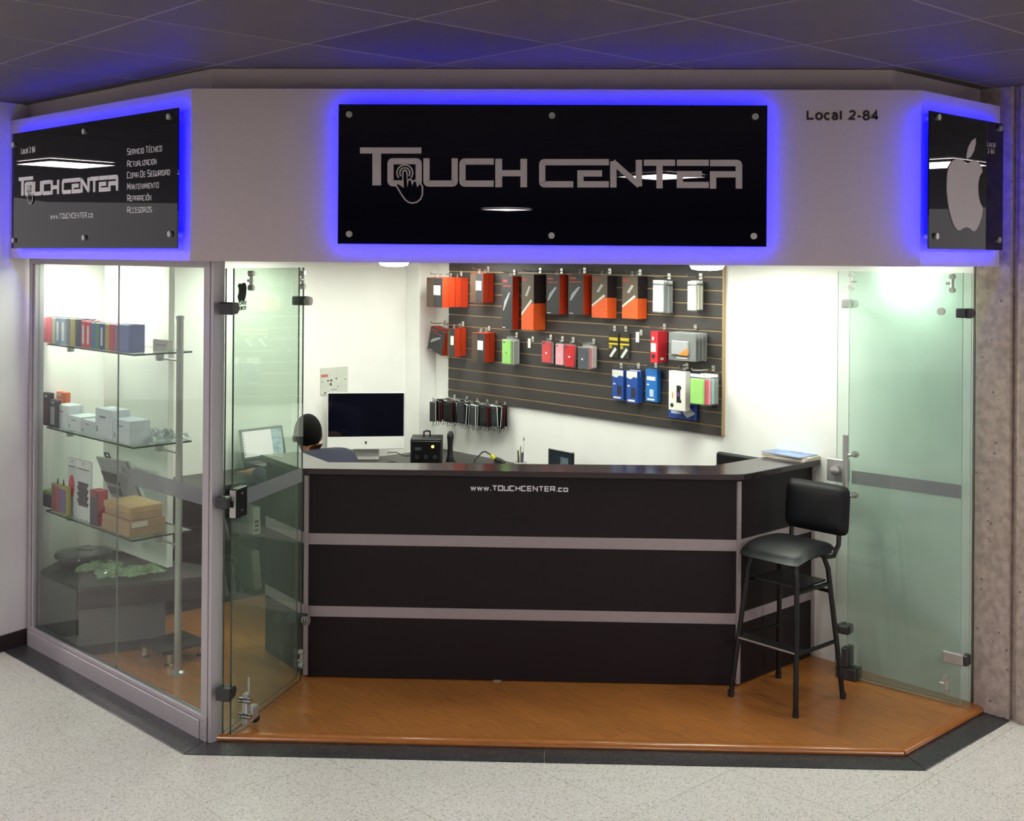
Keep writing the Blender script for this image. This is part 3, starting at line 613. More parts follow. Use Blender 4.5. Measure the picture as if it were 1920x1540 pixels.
# lettering drawn in photo pixels of the front sign, mapped onto any sign by (u,v) -> local
def logo(parent, mp, y0, sc, col, bg):
    def P(*pts): return [mp(x, y) for x, y in pts]
    k = sc
    def letter(*strokes):
        m_ = MB()
        for i_, (pts, wd, rad) in enumerate(strokes): m_.stroke(P(*pts), wd * k, y0 - .003 - .0003 * i_, y0, rad=rad * k)
        return m_.build('letter', col, parent)
    letter((((675.2, 282.4), (790.2, 282.4)), 11.3, 0), (((706.5, 288), (706.5, 347.7)), 16.4, 0))
    m_ = MB(); m_.stroke(P((732.2, 302.6), (785.1, 302.6), (785.1, 343.9), (732.2, 343.9)), 11.5 * k, y0 - .003, y0, closed=True, rad=5 * k); m_.build('letter', col, parent)
    letter((((799.7, 297), (799.7, 344.3), (852.6, 344.3), (852.6, 297)), 11.6, 5))
    letter((((925.6, 303), (867.2, 303), (867.2, 344.5), (925.6, 344.5)), 11.6, 5))
    letter((((935.1, 298), (935.1, 351.2)), 12.8, 0), (((982, 298), (982, 351.2)), 12.4, 0), (((935.1, 324.9), (982, 324.9)), 11.4, 0))
    letter((((1141.7, 304.2), (1016.7, 304.2), (1016.7, 345.8), (1075, 345.8)), 11.6, 5))
    letter((((1128.8, 325.4), (1088.3, 325.4), (1088.3, 345.8), (1141.3, 345.8)), 11.6, 0))
    letter((((1150, 351.7), (1150, 302.5)), 11.8, 0), (((1197.9, 349.5), (1197.9, 300)), 11.8, 0), (((1149, 303.5), (1199, 348.5)), 10.5, 0))
    letter((((1207.3, 305.4), (1265.6, 305.4)), 11.4, 0), (((1236.5, 310), (1236.5, 353.3)), 11.8, 0))
    letter((((1269, 305.4), (1328.8, 305.4)), 11.4, 0), (((1315.6, 326.7), (1274.6, 326.7), (1274.6, 347), (1328.8, 347)), 11.6, 0))
    letter((((1331.3, 305.8), (1385.4, 305.8), (1385.4, 353.8)), 11.8, 5), (((1379.6, 327), (1336.9, 327), (1336.9, 353.8)), 11.6, 0))
    z1p = lambda a, b: (660 + a / 5.0526, 260 + b / 5.0526)
    H = [(485, 455), (482, 320), (490, 305), (502, 300), (515, 305), (522, 320), (526, 445), (530, 400), (545, 386), (562, 390), (573, 435), (580, 405), (597, 396), (612, 408), (622, 448), (634, 430), (655, 430), (668, 455), (668, 530), (650, 575), (615, 603), (573, 612), (535, 602), (505, 580), (470, 530), (412, 432), (440, 425)]
    hp = P(*[z1p(*q) for q in H])
    hb = MB(); hb.xz(hp, y0 - .0042, y0 - .003); hb.build('hand_icon', bg, parent)
    m_ = MB(); m_.stroke(hp, 2.6 * k, y0 - .0056, y0 - .0042, closed=True); m_.build('hand_outline', col, parent)
    for rr in (75, 48):
        arc = [z1p(502 + rr * math.cos(math.radians(a)), 325 - rr * math.sin(math.radians(a))) for a in range(-40, 221, 20)]
        MB().stroke(P(*arc), 2.6 * k, y0 - .0056, y0 - .0042).build('fingerprint_arc', col, parent)
sc_ = (sx1 - sx0) / (1437 - 635)
cxs, = ((sx0 + sx1) / 2,)
def mp_front(x, y):
    q = F_FF.at(x, y, SD); return (q.x - cxs, q.z - sz0)
logo(sign, mp_front, SD, sc_, SILV, BLACKGL)
# 'Local 2-84' on the fascia
t = thing('wall_lettering', 'black Local 2-84 lettering on the white fascia right of the large sign', 'lettering', (0, -.125, 0), 0)
q0, q1 = F_FF.at(1513, 226, 0), F_FF.at(1646, 228, 0); qh = F_FF.at(1513, 206, 0)
stroke_text('lettering', 'Local 2-84', qh.z - q0.z, q1.x - q0.x, BLACKV, t, q0.x, 0, q0.z, wt=.19, font=SANS, depth=.002, gap=.2, split=True)

# left sign
F_FL2 = Frame(lend, -A42)
a0, a1, a2, a3 = F_FL2.at(22, 257, SD), F_FL2.at(333, 195, SD), F_FL2.at(22, 469, SD), F_FL2.at(333, 462, SD)
lx0, lx1 = (a0.x + a2.x) / 2, (a1.x + a3.x) / 2; lz0, lz1 = (a2.z + a3.z) / 2, (a0.z + a1.z) / 2
lcx = (lx0 + lx1) / 2
pins = []
for px, py in ((27, 272), (159, 247), (318, 219), (27, 451), (159, 446), (320, 439)):
    q = F_FL2.at(px, py, SD); pins.append((q.x - lcx, q.z - lz0))
lsign = make_sign('illuminated_sign', 'black glossy sign with white TOUCH CENTER logo and list of services above the left window', F_FL2, lx0, lx1, lz0, lz1, pins)
def lq(px, py): q = F_FL2.at(px, py, SD); return (q.x - lcx, q.z - lz0)
lu0, lu1 = lq(36, 340)[0], lq(222, 330)[0]
zt = (lq(36, 332)[1] + lq(222, 318)[1]) / 2; zb = (lq(40, 371)[1] + lq(222, 354)[1]) / 2 - .002
def mp_left(x, y): return (lu0 + (x - 675.2) / (1391 - 675.2) * (lu1 - lu0), zt - (y - 277) / (353 - 277) * (zt - zb))
logo(lsign, mp_left, SD, (lu1 - lu0) / (1391 - 675.2) * 1.12, WHV, BLACKGL)
p, q = lq(40, 290), lq(66, 286); stroke_text('lettering', 'Local 2 84', .034, q[0] - p[0], WHV, lsign, p[0], SD, (p[1] + q[1]) / 2, wt=.14, font=SANS)
p, q = lq(95, 412), lq(174, 407); stroke_text('lettering', 'www.TOUCHCENTER.co', .027, q[0] - p[0], WHV, lsign, p[0], SD, (p[1] + q[1]) / 2, wt=.15, gap=.38)
for s_, x1, yb in (('SERVICIO TÉCNICO', 303, 291), ('ACTUALIZACION', 293, 313.5), ('COPIA DE SEGURIDAD', 318, 335), ('MANTENIMIENTO', 297, 356.5), ('REPARACIÓN', 283, 378), ('ACCESORIOS', 284, 400)):
    p = lq(239, yb); stroke_text('lettering', s_, .031, lq(x1, yb)[0] - p[0], WHV, lsign, p[0], SD, p[1], wt=.125, small=.8, gap=.36)
# right sign with the fruit emblem
F_FR2 = Frame(bFR, R45)
a0, a1, a2, a3 = F_FR2.at(1745, 200, SD), F_FR2.at(1883, 240, SD), F_FR2.at(1740, 465, SD), F_FR2.at(1878, 471, SD)
rx0, rx1 = (a0.x + a2.x) / 2, (a1.x + a3.x) / 2; rz0, rz1 = (a2.z + a3.z) / 2, (a0.z + a1.z) / 2; rcx = (rx0 + rx1) / 2
pins = []
for px, py in ((1758, 220), (1874, 241), (1754, 443), (1871, 450)):
    q = F_FR2.at(px, py, SD); pins.append((q.x - rcx, q.z - rz0))
rsign = make_sign('illuminated_sign', 'narrow black glossy sign with grey fruit emblem at the right end of the fascia', F_FR2, rx0, rx1, rz0, rz1, pins)
def rq(px, py): q = F_FR2.at(px, py, SD); return (q.x - rcx, q.z - rz0)
def zz(P): return [rq(1460 + x / 3.85, 120 + y / 3.85) for x, y in P]
MB().xz(zz(APPLE), SD - .003, SD).build('fruit_emblem', SILV, rsign)
MB().xz(zz(LEAF), SD - .003, SD).build('fruit_leaf', SILV, rsign)
p = rq(1851, 275); stroke_text('lettering', 'Local', .026, rq(1866, 275)[0] - p[0], SILV, rsign, p[0], SD, p[1], wt=.13, font=SANS)
p = rq(1852, 288); stroke_text('lettering', '2-84', .026, rq(1864, 288)[0] - p[0], SILV, rsign, p[0], SD, p[1], wt=.13, font=SANS)

# ------------------------------------------------------------------ slatwall panel
SLAT = M('charcoal_slat_board', '3c3836', .5, noise=.15, nscale=8, stretch=(1, 10, 40), bump=.02)
GOLD = M('tan_groove_insert', 'a8906c', .4, .1)
l0 = F_RW.at(840, 745, -.02).x; l1 = F_RW.at(1353, 818, -.02).x; zb_ = F_RW.at(1353, 818, -.02).z
sw = thing('slatwall_panel', 'charcoal slatwall panel with tan grooves mounted on the right inner wall', 'wall panel', F_RW.world((l0 + l1) / 2, 0, zb_), F_RW.a)
hwS = (l1 - l0) / 2; pitch = .0775; z = 0; first = .058
B(-hwS, hwS, -.008, 0, 0, SHOPC - zb_ - .001).build('backing_board', M('slat_backing', '1c1a19', .7), sw)
grooves = []
while z < SHOPC - zb_ - .03:
    hh = (first if z == 0 else pitch) - .0085
    hh = min(hh, SHOPC - zb_ - .002 - z)
    B(-hwS, hwS, -.02, -.008, z, z + hh).build('slat_board', SLAT, sw, bevel=.001)
    z += hh + .0085; grooves.append(z - .0085)
    if z < SHOPC - zb_ - .03: B(-hwS, hwS - .002, -.0145, -.008, z - .008, z - .001).build('groove_insert', GOLD, sw)
B(hwS, hwS + .008, -.022, 0, 0, SHOPC - zb_ - .001).build('edge_trim', GOLD, sw)

# ------------------------------------------------------------------ packages hanging on the slatwall
WIRE = M('hook_wire', 'c8c6c0', .25, .9)
TAGM = M('white_tag_plastic', 'e8e8e2', .4)
def hook(u, z, L, label, tagged=False):
    t = thing('display_hook', label, 'hook', F_RW.world(u, -.02, z), F_RW.a, 'metal hooks on the slatwall')
    B(-.012, .012, -.006, 0, -.012, .026).build('back_plate', WIRE, t, bevel=.002)
    MB().tube([(0, 0, .006), (0, -L * .6, .004), (0, -L, .008), (0, -L - .006, .02)], .003, 6).build('prong', WIRE, t, smooth=True)
    if tagged: B(-.012, .012, -L - .004, -L - .001, -.05, .012).build('price_tag', TAGM, t)
    return t
def solve(xl, xe, xr, yt, yb, d0=.03):
    ym = (yt + yb) / 2
    ur = F_RW.at(xr, ym, -d0).x
    yf = min(F_RW.at_side(xe, ym, ur).y, -d0 - .006)
    ul = F_RW.at(xl, ym, yf).x
    return ul, ur, -d0, yf, F_RW.at(xe, yb, yf).z, F_RW.at(xe, yt, yf).z
def pack_root(name, label, ul, ur, yb_, z0, group, cat='package'):
    return thing(name, label, cat, F_RW.world((ul + ur) / 2, yb_, z0), F_RW.a, group)
ORANGE, ORANGE2 = C('bc3816'), C('dd5820'); CHAR = C('2c2b2f'); BROWN = C('4a392c'); OFFW = C('dedcd6'); RED = C('c22430'); REDT = C('a8342c')
def style_box(t, st, w_, h, d, variant=0):
    """local: x centred, y from 0 (back) to -d (front), z from 0 up"""
    hw = w_ / 2; e = .0012
    if st == 'orange':          # small box, brown and charcoal front with a white window
        B(-hw, hw, -d, 0, 0, h).build('carton', ORANGE, t)
        B(-hw + e, hw - e, -d - .0008, -d, e, h - e).build('front_print', CHAR, t)
        B(-hw + e, -hw * .1, -d - .0014, -d - .0008, e, h - e).build('photo_print', BROWN, t)
        B(-hw * .1, hw * .75, -d - .002, -d - .0014, h * .42, h * .74).build('white_label', OFFW, t)
    elif st == 'dark':          # charcoal front with red lettering bars and a pale streak, orange side
        B(-hw, hw, -d, 0, 0, h).build('carton', ORANGE, t)
        B(-hw + e, hw - e, -d - .0008, -d, 0, h).build('front_print', CHAR, t)
        B(-hw * .8, -hw * .0, -d - .0014, -d - .0008, h * .88, h * .93).build('red_lettering', REDT, t)
        B(-hw * .8, hw * .7, -d - .0014, -d - .0008, h * .80, h * .825).build('red_lettering', REDT, t)
        MB().xz([(-hw * .8, h * .34), (-hw * .55, h * .36), (hw * .55, h * .68), (hw * .35, h * .70), (-hw * .5, h * .52)], -d - .0014, -d - .0008).build('pale_streak', C('9aa0a4'), t)
        B(-hw * .85, -hw * .3, -d - .0014, -d - .0008, h * .02, h * .035).build('white_label', OFFW, t)
    elif st == 'corner':        # upper charcoal and brown window, orange lower corner cut on the diagonal
        hc = h * .48
        B(-hw, hw, -d, 0, hc, h).build('dark_carton', C('241c1e'), t)
        B(-hw, hw, -d, 0, 0, hc).build('orange_carton', ORANGE2, t)
        MB().xz([(-hw + e, hc * .45), (hw - e, hc), (hw - e, h - e), (-hw + e, h - e)], -d - .0008, -d).build('window_print', C('5a4b3d'), t)
        MB().xz([(-hw + e, e), (hw - e, e), (hw - e, hc * 1.0), (hw * .6, hc * 1.0), (-hw + e, hc * .5)], -d - .0012, -d).build('orange_front', ORANGE2, t)
        MB().xz([(-hw + e, hc * .52), (-hw + e, hc * .64), (hw * .55, hc * 1.16), (hw * .75, hc * 1.08)], -d - .0018, -d - .0008).build('white_edge', C('cfc8c0'), t)
        MB().xz([(-hw * .4, h * .62), (-hw * .1, h * .60), (hw * .5, h * .78), (hw * .2, h * .80)], -d - .0016, -d - .0008).build('pale_streak', C('a8a8a4'), t)
        B(-hw * .9, -hw * .2, -d - .0014, -d - .0008, h * .88, h * .93).build('red_lettering', REDT, t)
    B(-.012, .012, -d * .5 - .001, -d * .5, h, h + .03).build('hang_tab', CLEARP, t)
def hang(n, name, lab, st, rect, group, d0=.03, hk=True, tab=.018, mats=None):
    ul, ur, yb_, yf, z0, z1 = solve(*rect, d0=d0)
    D = yb_ - yf; th = D / n
    for k in range(n):
        back = yf + th * (k + 1)
        l_ = lab if n == 1 else f'{lab}, {ORD[k]} on its hook'
        t = pack_root(name, l_, ul, ur, back, z0 + (random.uniform(-.004, .004) if n > 1 else 0), group)
        if n > 1: t.rotation_euler.z += random.uniform(-.012, .012)
        style_fn = mats[k] if mats else st
        if callable(style_fn): style_fn(t, ur - ul, z1 - z0, th * .9)
        else: style_box(t, style_fn, ur - ul, z1 - z0, th * .92)
    if hk: hook((ul + ur) / 2, z1 + tab, -yf + .01, 'metal hook of the ' + ' '.join(lab.split()[:12]))
    return ul, ur, yb_, yf, z0, z1
G1, G2, G3 = 'cartons on the top row of the slatwall', 'packages on the middle row of the slatwall', 'packages on the lower row of the slatwall'
hang(4, 'accessory_box', 'small orange box at the far left of the top row', 'orange', (799, 829, 878, 521, 577), G1)
hang(2, 'accessory_box', 'small orange box in the second group of the top row', 'orange', (881, 905, 926, 512, 567), G1)
hang(1, 'charger_box', 'tall charcoal box with orange side left of the cut corner box', 'dark', (940, 960, 973, 518, 618), G1)
hang(1, 'charger_box', 'tallest box with black upper half and bright orange lower corner', 'corner', (976, 999, 1023, 515, 620), G1)
hang(1, 'charger_box', 'charcoal box with orange side right of the tallest orange box', 'dark', (1023, 1048, 1064, 516, 590), G1)
hang(1, 'charger_box', 'charcoal box with orange side in the middle of the top slatwall row', 'dark', (1064, 1093, 1109, 515, 591), G1)
hang(2, 'charger_box', 'orange cornered box left of its twin on the top row', 'corner', (1109, 1138, 1156, 517, 597), G1)
hang(2, 'charger_box', 'orange cornered box right of its twin on the top row', 'corner', (1166, 1195, 1213, 519, 599), G1)
def bag(case, back='c8ccc8'):
    def f(t, w_, h, d):
        hw = w_ / 2
        B(-hw, hw, -d * .5 - .002, -d * .5 + .002, -.002, h).build('clear_bag', CLEARP, t)
        B(-hw * .82, hw * .82, -max(d * .9, .01), -d * .1, h * .02, h * .84).build('phone_case', C(case), t, bevel=.004, bseg=2)
        B(-hw * .9, hw * .9, -d * .5 - .003, -d * .5 - .002, h * .9, h).build('header_card', C('e8e8e4'), t)
    return f
def case(colr, btn='d8d8d8'):
    def f(t, w_, h, d):
        hw = w_ / 2
        B(-hw, hw, -d, -d * .45, 0, h).build('blister', CLEARP, t, bevel=.003)
        c_ = B(-hw * .86, hw * .86, -d - .004, -d * .2, h * .03, h * .95).build('phone_case', C(colr), t, bevel=.006, bseg=3)
        B(-hw * .6, -hw * .3, -d - .0052, -d - .0038, h * .84, h * .90).build('camera_cutout', C('3a3a3e'), c_)
        B(-hw * .15, hw * .15, -d - .005, -d - .0038, h * .42, h * .5).build('printed_mark', C(btn), c_)
        B(-.01, .01, -d * .5 - .001, -d * .5, h, h + .02).build('hang_tab', CLEARP, t)
    return f
hang(4, 'clear_case_bag', 'clear bag with pale grey phone case right of the orange boxes', None, (1221, 1243, 1264, 527, 588), G1, mats=[bag('d8dcda'), bag('8c9092'), bag('b8bcba'), bag('9ca0a0')])
hang(3, 'clear_case_bag', 'bagged cream white card at the right end of the top row', None, (1286, 1304, 1321, 527, 583), G1, mats=[bag('ece8d8'), bag('e4e0d0'), bag('dcd8c8')])
# middle row
ul, ur, yb_, yf, z0, z1 = solve(801, 829, 846, 612, 662)
t = pack_root('accessory_box', 'tilted charcoal box with orange edge at the far left of the middle row', ul, ur, yb_, z0, G2)
style_box(t, 'dark', ur - ul, (z1 - z0) * .9, yb_ - yf); t.rotation_euler = (0, math.radians(14), F_RW.a); hook((ul + ur) / 2, z1 + .012, -yf + .01, 'metal display hook holding the tilted charcoal box')
hang(2, 'accessory_box', 'small orange accessory box beside the tilted charcoal box', 'orange', (838, 852, 874, 616, 669), G2)
hang(2, 'accessory_box', 'small orange accessory box left of the green phone case', 'orange', (884, 908, 928, 625, 680), G2)
hang(4, 'phone_case_pack', 'phone case pack in the green fronted group', None, (940, 959, 977, 637, 686), G2, mats=[case('8fc86a', '6a9a4a'), case('c8c8c4'), case('a8a49c'), case('b8bcc0')])
for (px, py, lb) in ((1000, 638, 'empty display hook with white tag right of the green phone case'), (1203, 626, 'empty display hook with white tag right of the yellow cards')):
    q = F_RW.at(px, py, -.02); hook(q.x, q.z, .035, lb, True)
hang(2, 'phone_case_pack', 'coral red phone case pack, leftmost of the red ones', None, (1015, 1034, 1041, 641, 684), G2, mats=[case('d2484c'), case('b8a0a0')])
hang(1, 'phone_case_pack', 'pink phone case pack between the red ones', None, (1040, 1057, 1062, 644, 687), G2, mats=[case('eca4b0')])
hang(1, 'phone_case_pack', 'bright red phone case pack right of the pink one', None, (1057, 1078, 1084, 646, 691), G2, mats=[case('d0242e')])
hang(4, 'phone_case_pack', 'phone case pack in the dark grey fronted group', None, (1082, 1102, 1122, 650, 694), G2, mats=[case('4a5058'), case('c87880'), case('d8b0b0'), case('b8b4b0')])
def card(t, w_, h, d):
    hw = w_ / 2
    B(-hw, hw, -.004, 0, 0, h).build('backing_card', C('2a2820'), t)
    B(-hw * .9, hw * .9, -.005, -.004, h * .68, h * .80).build('yellow_lettering', C('c8b020'), t)
    B(-hw * .95, hw * .95, -.005, -.004, h * .52, h * .58).build('yellow_bar', C('d8c430'), t)
    B(-hw * .9, -hw * .3, -.005, -.004, h * .36, h * .5).build('yellow_print', C('a89828'), t)
    MB().xz([(-hw * .8, h * .06), (-hw * .4, 0), (hw * .7, h * .32), (hw * .35, h * .42)], -.007, -.004).build('glass_print', C('d4d8d4'), t)
hang(1, 'screen_protector_card', 'black and yellow screen protector card, left of the two', card, (1140, 1158, 1160, 624, 672), G2)
hang(1, 'screen_protector_card', 'black and yellow screen protector card, right of the two', card, (1161, 1179, 1181, 625, 674), G2)
def redpack(t, w_, h, d):
    hw = w_ / 2
    B(-hw, hw, -d, 0, 0, h).build('carton', RED, t)
    B(-hw * .9, hw * .5, -d - .001, -d, h * .34, h * .62).build('white_print', OFFW, t)
    MB().cyl((-hw * .2, -d - .001, h * .2), (-hw * .2, -d, h * .2), hw * .5, n=14).build('round_print', C('30282a'), t)
    B(-hw * .6, -hw * .1, -d - .001, -d, h * .72, h * .82).build('white_print', OFFW, t)
    B(hw, hw + .0008, -d * .7, -d * .35, h * .08, h * .16).build('side_label', OFFW, t)
hang(1, 'earphone_box', 'red box with white print left of the clear clamshells', redpack, (1218, 1231, 1251, 622, 681), G2)
def clam(t, w_, h, d):
    hw = w_ / 2
    B(-hw, hw, -d * .45 - .002, -d * .45, 0, h).build('clear_shell', CLEARP, t, bevel=.0008)
    B(-hw * .95, hw * .95, -d * .4, -d * .1, h * .03, h * .97).build('backing_card', C('585450'), t, bevel=.006)
    B(-hw * .72, hw * .5, -d * .9, -d * .42, h * .2, h * .7).build('storage_drive', C('9c9ea0'), t, bevel=.004)
    MB().xz([(-hw * .2, h * .2), (hw * .5, h * .2), (hw * .5, h * .48)], -d * .9 - .001, -d * .9).build('orange_print', C('f08030'), t)
    B(-hw * .4, hw * .4, -d * .45 - .003, -d * .45 - .002, h * .08, h * .12).build('white_lettering', OFFW, t)
hang(4, 'clamshell_pack', 'clear clamshell pack with grey orange drive on the middle row', clam, (1250, 1301, 1328, 626, 680), G2)
# lower row
def blue(kind):
    def f(t, w_, h, d):
        hw = w_ / 2
        B(-hw, hw, -d, 0, 0, h).build('carton', C('1f4a9a' if kind < 2 else '1a6ab8'), t)
        if kind < 2:
            MB().xz([(-hw + .001, h * .78), (-hw * .2, h * .74), (hw * .3, h * .82), (hw - .001, h * .8), (hw - .001, h - .001), (-hw + .001, h - .001)], -d - .001, -d).build('white_header', OFFW, t)
            B(-hw * .1, hw * .7, -d - .001, -d, h * .16, h * .48).build('phone_print', C('262c3a'), t)
        else:
            B(-hw * .8, hw * .7, -d - .001, -d, h * .66, h * .78).build('white_lettering', OFFW, t)
            B(-hw * .3, hw * .4, -d - .001, -d, h * .16, h * .38).build('phone_print', C('b8ccd8'), t)
        B(-hw * .7, hw * .6, -d - .0016, -d - .001, h * .04, h * .10).build('white_label', OFFW, t)
        B(-hw * .8, -hw * .4, -d - .001, -d, h * .5, h * .55).build('white_lettering', OFFW, t)
    return f
hang(1, 'screen_protector_box', 'blue and white screen protector box at the left of the lower row', blue(0), (1147, 1168, 1174, 695, 751), G3)
hang(2, 'screen_protector_box', 'blue and white box in the second group of the lower row', blue(1), (1174, 1194, 1206, 696, 756), G3)
hang(1, 'screen_protector_box', 'bright blue screen protector box right of the blue and white ones', blue(2), (1210, 1231, 1239, 694, 755), G3)
def bluebig(t, w_, h, d):
    hw = w_ / 2
    B(-hw, hw, -d, 0, 0, h).build('carton', C('22408c'), t)
    MB().xz([(0, h * .14), (hw * .35, h * .04), (hw * .9, h * .14), (hw * .55, h * .26)], -d - .001, -d).build('tablet_print', C('ccd4dc'), t)
    B(-hw * .8, -hw * .1, -d - .001, -d, h * .1, h * .16).build('white_lettering', C('b8c4dc'), t)
def whitebox(t, w_, h, d):
    hw = w_ / 2
    B(-hw, hw, -d, 0, 0, h).build('carton', C('e6e4dc'), t)
    MB().xz([(-hw * .05, h * .2), (hw * .5, h * .2), (hw * .55, h * .24), (hw * .4, h * .3), (hw * .4, h * .52), (hw * .55, h * .58), (hw * .4, h * .64), (-hw * .05, h * .64)], -d - .001, -d).build('device_print', C('1c1a1e'), t)
    B(hw * .05, hw * .3, -d - .0016, -d - .001, h * .36, h * .46).build('purple_print', C('7a3a8a'), t)
    MB().cyl((-hw * .6, -d - .001, h * .12), (-hw * .6, -d, h * .12), hw * .2, n=14).build('round_mark', C('2a2a2a'), t)
    B(-hw * .6, -hw * .45, -d - .001, -d, h * .3, h * .45).build('orange_print', C('d89860'), t)
hang(1, 'tablet_box', 'large blue box hanging behind the white box on the lower row', bluebig, (1253, 1306, 1310, 700, 790), G3, d0=.024)
hang(1, 'power_bank_box', 'white box with black device picture on the lower row', whitebox, (1253, 1284, 1294, 698, 772), G3, d0=.07)
hang(5, 'phone_case_bag', 'bagged phone case at the right end of the lower row', None, (1290, 1318, 1350, 704, 762), G3, mats=[bag('98d070'), bag('d84858'), bag('e090a0'), bag('8cc0b8'), bag('8c8880')])

# phone screens hanging in a dense cluster under the slatwall
def phone(colr, rim, w_=.068, h=.138):
    t = thing('phone_screen', 'spare phone screen in the dense cluster hanging at the lower left of the slatwall', 'phone screen', group='phone screens hung below the slatwall')
    B(-w_ / 2, w_ / 2, -.004, 0, 0, h).build('glass_front', C(colr, .2), t, bevel=.002)
    B(-w_ / 2 - .003, w_ / 2 + .003, -.0015, .003, -.003, h + .003).build('rim', C(rim), t, bevel=.003)
    MB().tube([(0, .001, 0), (.006, .001, -.02), (-.006, .002, -.035)], .0025, 5).build('ribbon_cable', C('5a5a58'), t)
    B(-.014, .014, -.0046, -.004, h * .9, h * .915).build('speaker_slot', C('6a6a6a'), t)
    return t
protos = [phone('1c2022', '26282a'), phone('181c20', 'c8ccca'), phone('5c1820', '2a2224'), phone('22282a', 'e6e8e6'), phone('0e0f11', '3a3c3e')]
cnt = 0
zr = F_RW.at(845, 750, -.05).z
for hi, (px, n_) in enumerate(((850, 9), (873, 9), (893, 8), (912, 8), (929, 7), (945, 5))):
    q = F_RW.at(px + 3, 752 + (px - 840) * .10, -.02); u = q.x; L = .20 - hi * .02
    hook(u, zr + .010, L, 'metal hook carrying phone screens below the slatwall')
    for k in range(n_):
        pr = protos[(k * 2 + hi * 3 + (k == 0) * (3 if hi == 0 else 0)) % 5]
        fst = pr.get('used', 0) == 0; pr['used'] = 1
        t = pr if fst else dup(pr)
        t.location = F_RW.world(u + random.uniform(-.006, .006), -.035 - (k + .3) * (L / n_), zr - .128 + random.uniform(-.012, .004))
        t.rotation_euler = (random.uniform(-.05, .05), random.uniform(-.06, .06), F_RW.a + random.uniform(-.15, .15))
for pr in [o for o in bpy.data.objects if 'used' in o.keys()]: del pr['used']

# ------------------------------------------------------------------ reception counter
P0, P1, P2, P3 = Vector((-1.535, 1.085, 0)), Vector((-1.238, .715, 0)), Vector((.92, .715, 0)), Vector((1.384, 1.179, 0))
CT_Z = 1.085
F_C = Frame(P1, 0)
s1t, s1b = F_C.at(960, 1006).z, F_C.at(960, 1027).z
s2t, s2b = F_C.at(960, 1143).z, F_C.at(960, 1163).z
ct = thing('reception_counter', 'dark wenge reception counter with grey strips and angled ends', 'counter', (P1.x, P1.y, FZ), 0)
def cface(a, b, strips_end=True):
    d = b - a; L = d.length; an = math.atan2(d.y, d.x); lo = a - P1
    def part(nm, x0, x1, y0, y1, z0, z1, mat, bev=.001):
        o = B(x0, x1, y0, y1, z0 - FZ, z1 - FZ).build(nm, mat, ct, bevel=bev); o.location = lo; o.rotation_euler = (0, 0, an); return o
    part('front_panel', 0, L, 0, .03, s1t, CT_Z - .03, DARKW); part('front_panel', 0, L, 0, .03, s2t, s1b, DARKW); part('front_panel', 0, L, 0, .03, FZ + .005, s2b, DARKW)
    part('horizontal_strip', 0, L, -.003, .03, s1b, s1t, STRIPM); part('horizontal_strip', 0, L, -.003, .03, s2b, s2t, STRIPM)
    return an
cface(P0, P1); cface(P1, P2); cface(P2, P3)
for p_, rz in ((P1, -.35), (P2, R45 / 2)):
    o = B(-.011, .011, -.008, .012, .012, CT_Z - FZ - .038).build('corner_strip', STRIPM, ct, bevel=.002); o.location = p_ - P1; o.rotation_euler = (0, 0, rz)
o = B(-.012, .002, -.008, .03, .012, CT_Z - FZ - .038).build('corner_strip', STRIPM, ct, bevel=.002); o.location = P3 - P1; o.rotation_euler = (0, 0, R45)
# inner body so the counter is solid
IN = .17
ib = [P0 + Vector((.03, .0, 0)), P1 + Vector((.02, .03, 0)), P2 + Vector((-.01, .03, 0)), P3 + Vector((-.02, .0, 0)), P3 + Vector((-.16, .14, 0)), P2 + Vector((-.09, IN, 0)), P1 + Vector((.1, IN, 0)), P0 + Vector((.15, .06, 0))]
MB().prism([tuple((p - P1)[:2]) for p in ib], .01, CT_Z - FZ - .031).build('carcass', DESKM, ct)
p = F_C.at(883, 920); q = F_C.at(1064, 921)
tw = q.x - p.x
stroke_text('lettering', 'www.TOUCHCENTER.co', .0275, tw, WHV, ct, p.x, 0, p.z - FZ, wt=.2, gap=.3, split=True)
B(-.02, .02, -.004, 0, .0, .006).build('floor_clip', STEEL, ct).location = (F_C.at(932, 1276).x, 0, 0)
# top
ov = .035
def o_pt(p, dx, dy): return (p.x + dx, p.y + dy)
rc = [(P2.x + .018 - .10, P2.y - ov), (P2.x - .03, P2.y - ov + .002), (P2.x + .02, P2.y - ov + .018), (P2.x + .06, P2.y - ov + .048)]
top = [o_pt(P0, -.03, -.02), o_pt(P1, -.02, -ov), *rc, o_pt(P3, .035, -.025), o_pt(P3, -.135, .145), o_pt(P2, -.10, .215), o_pt(P1, .08, .155), o_pt(P0, .16, .10)]
TOPM = M('glossy_wenge_top', '30262a', .14, noise=.1, nscale=10, stretch=(1, 8, 8))
ctop = thing('countertop', 'glossy dark wenge countertop running over the angled counter', 'countertop', (P1.x, P1.y, CT_Z - .03), 0)
MB().prism([(x - P1.x, y - P1.y) for x, y in top], 0, .03).build('top_board', TOPM, ctop, bevel=.003)

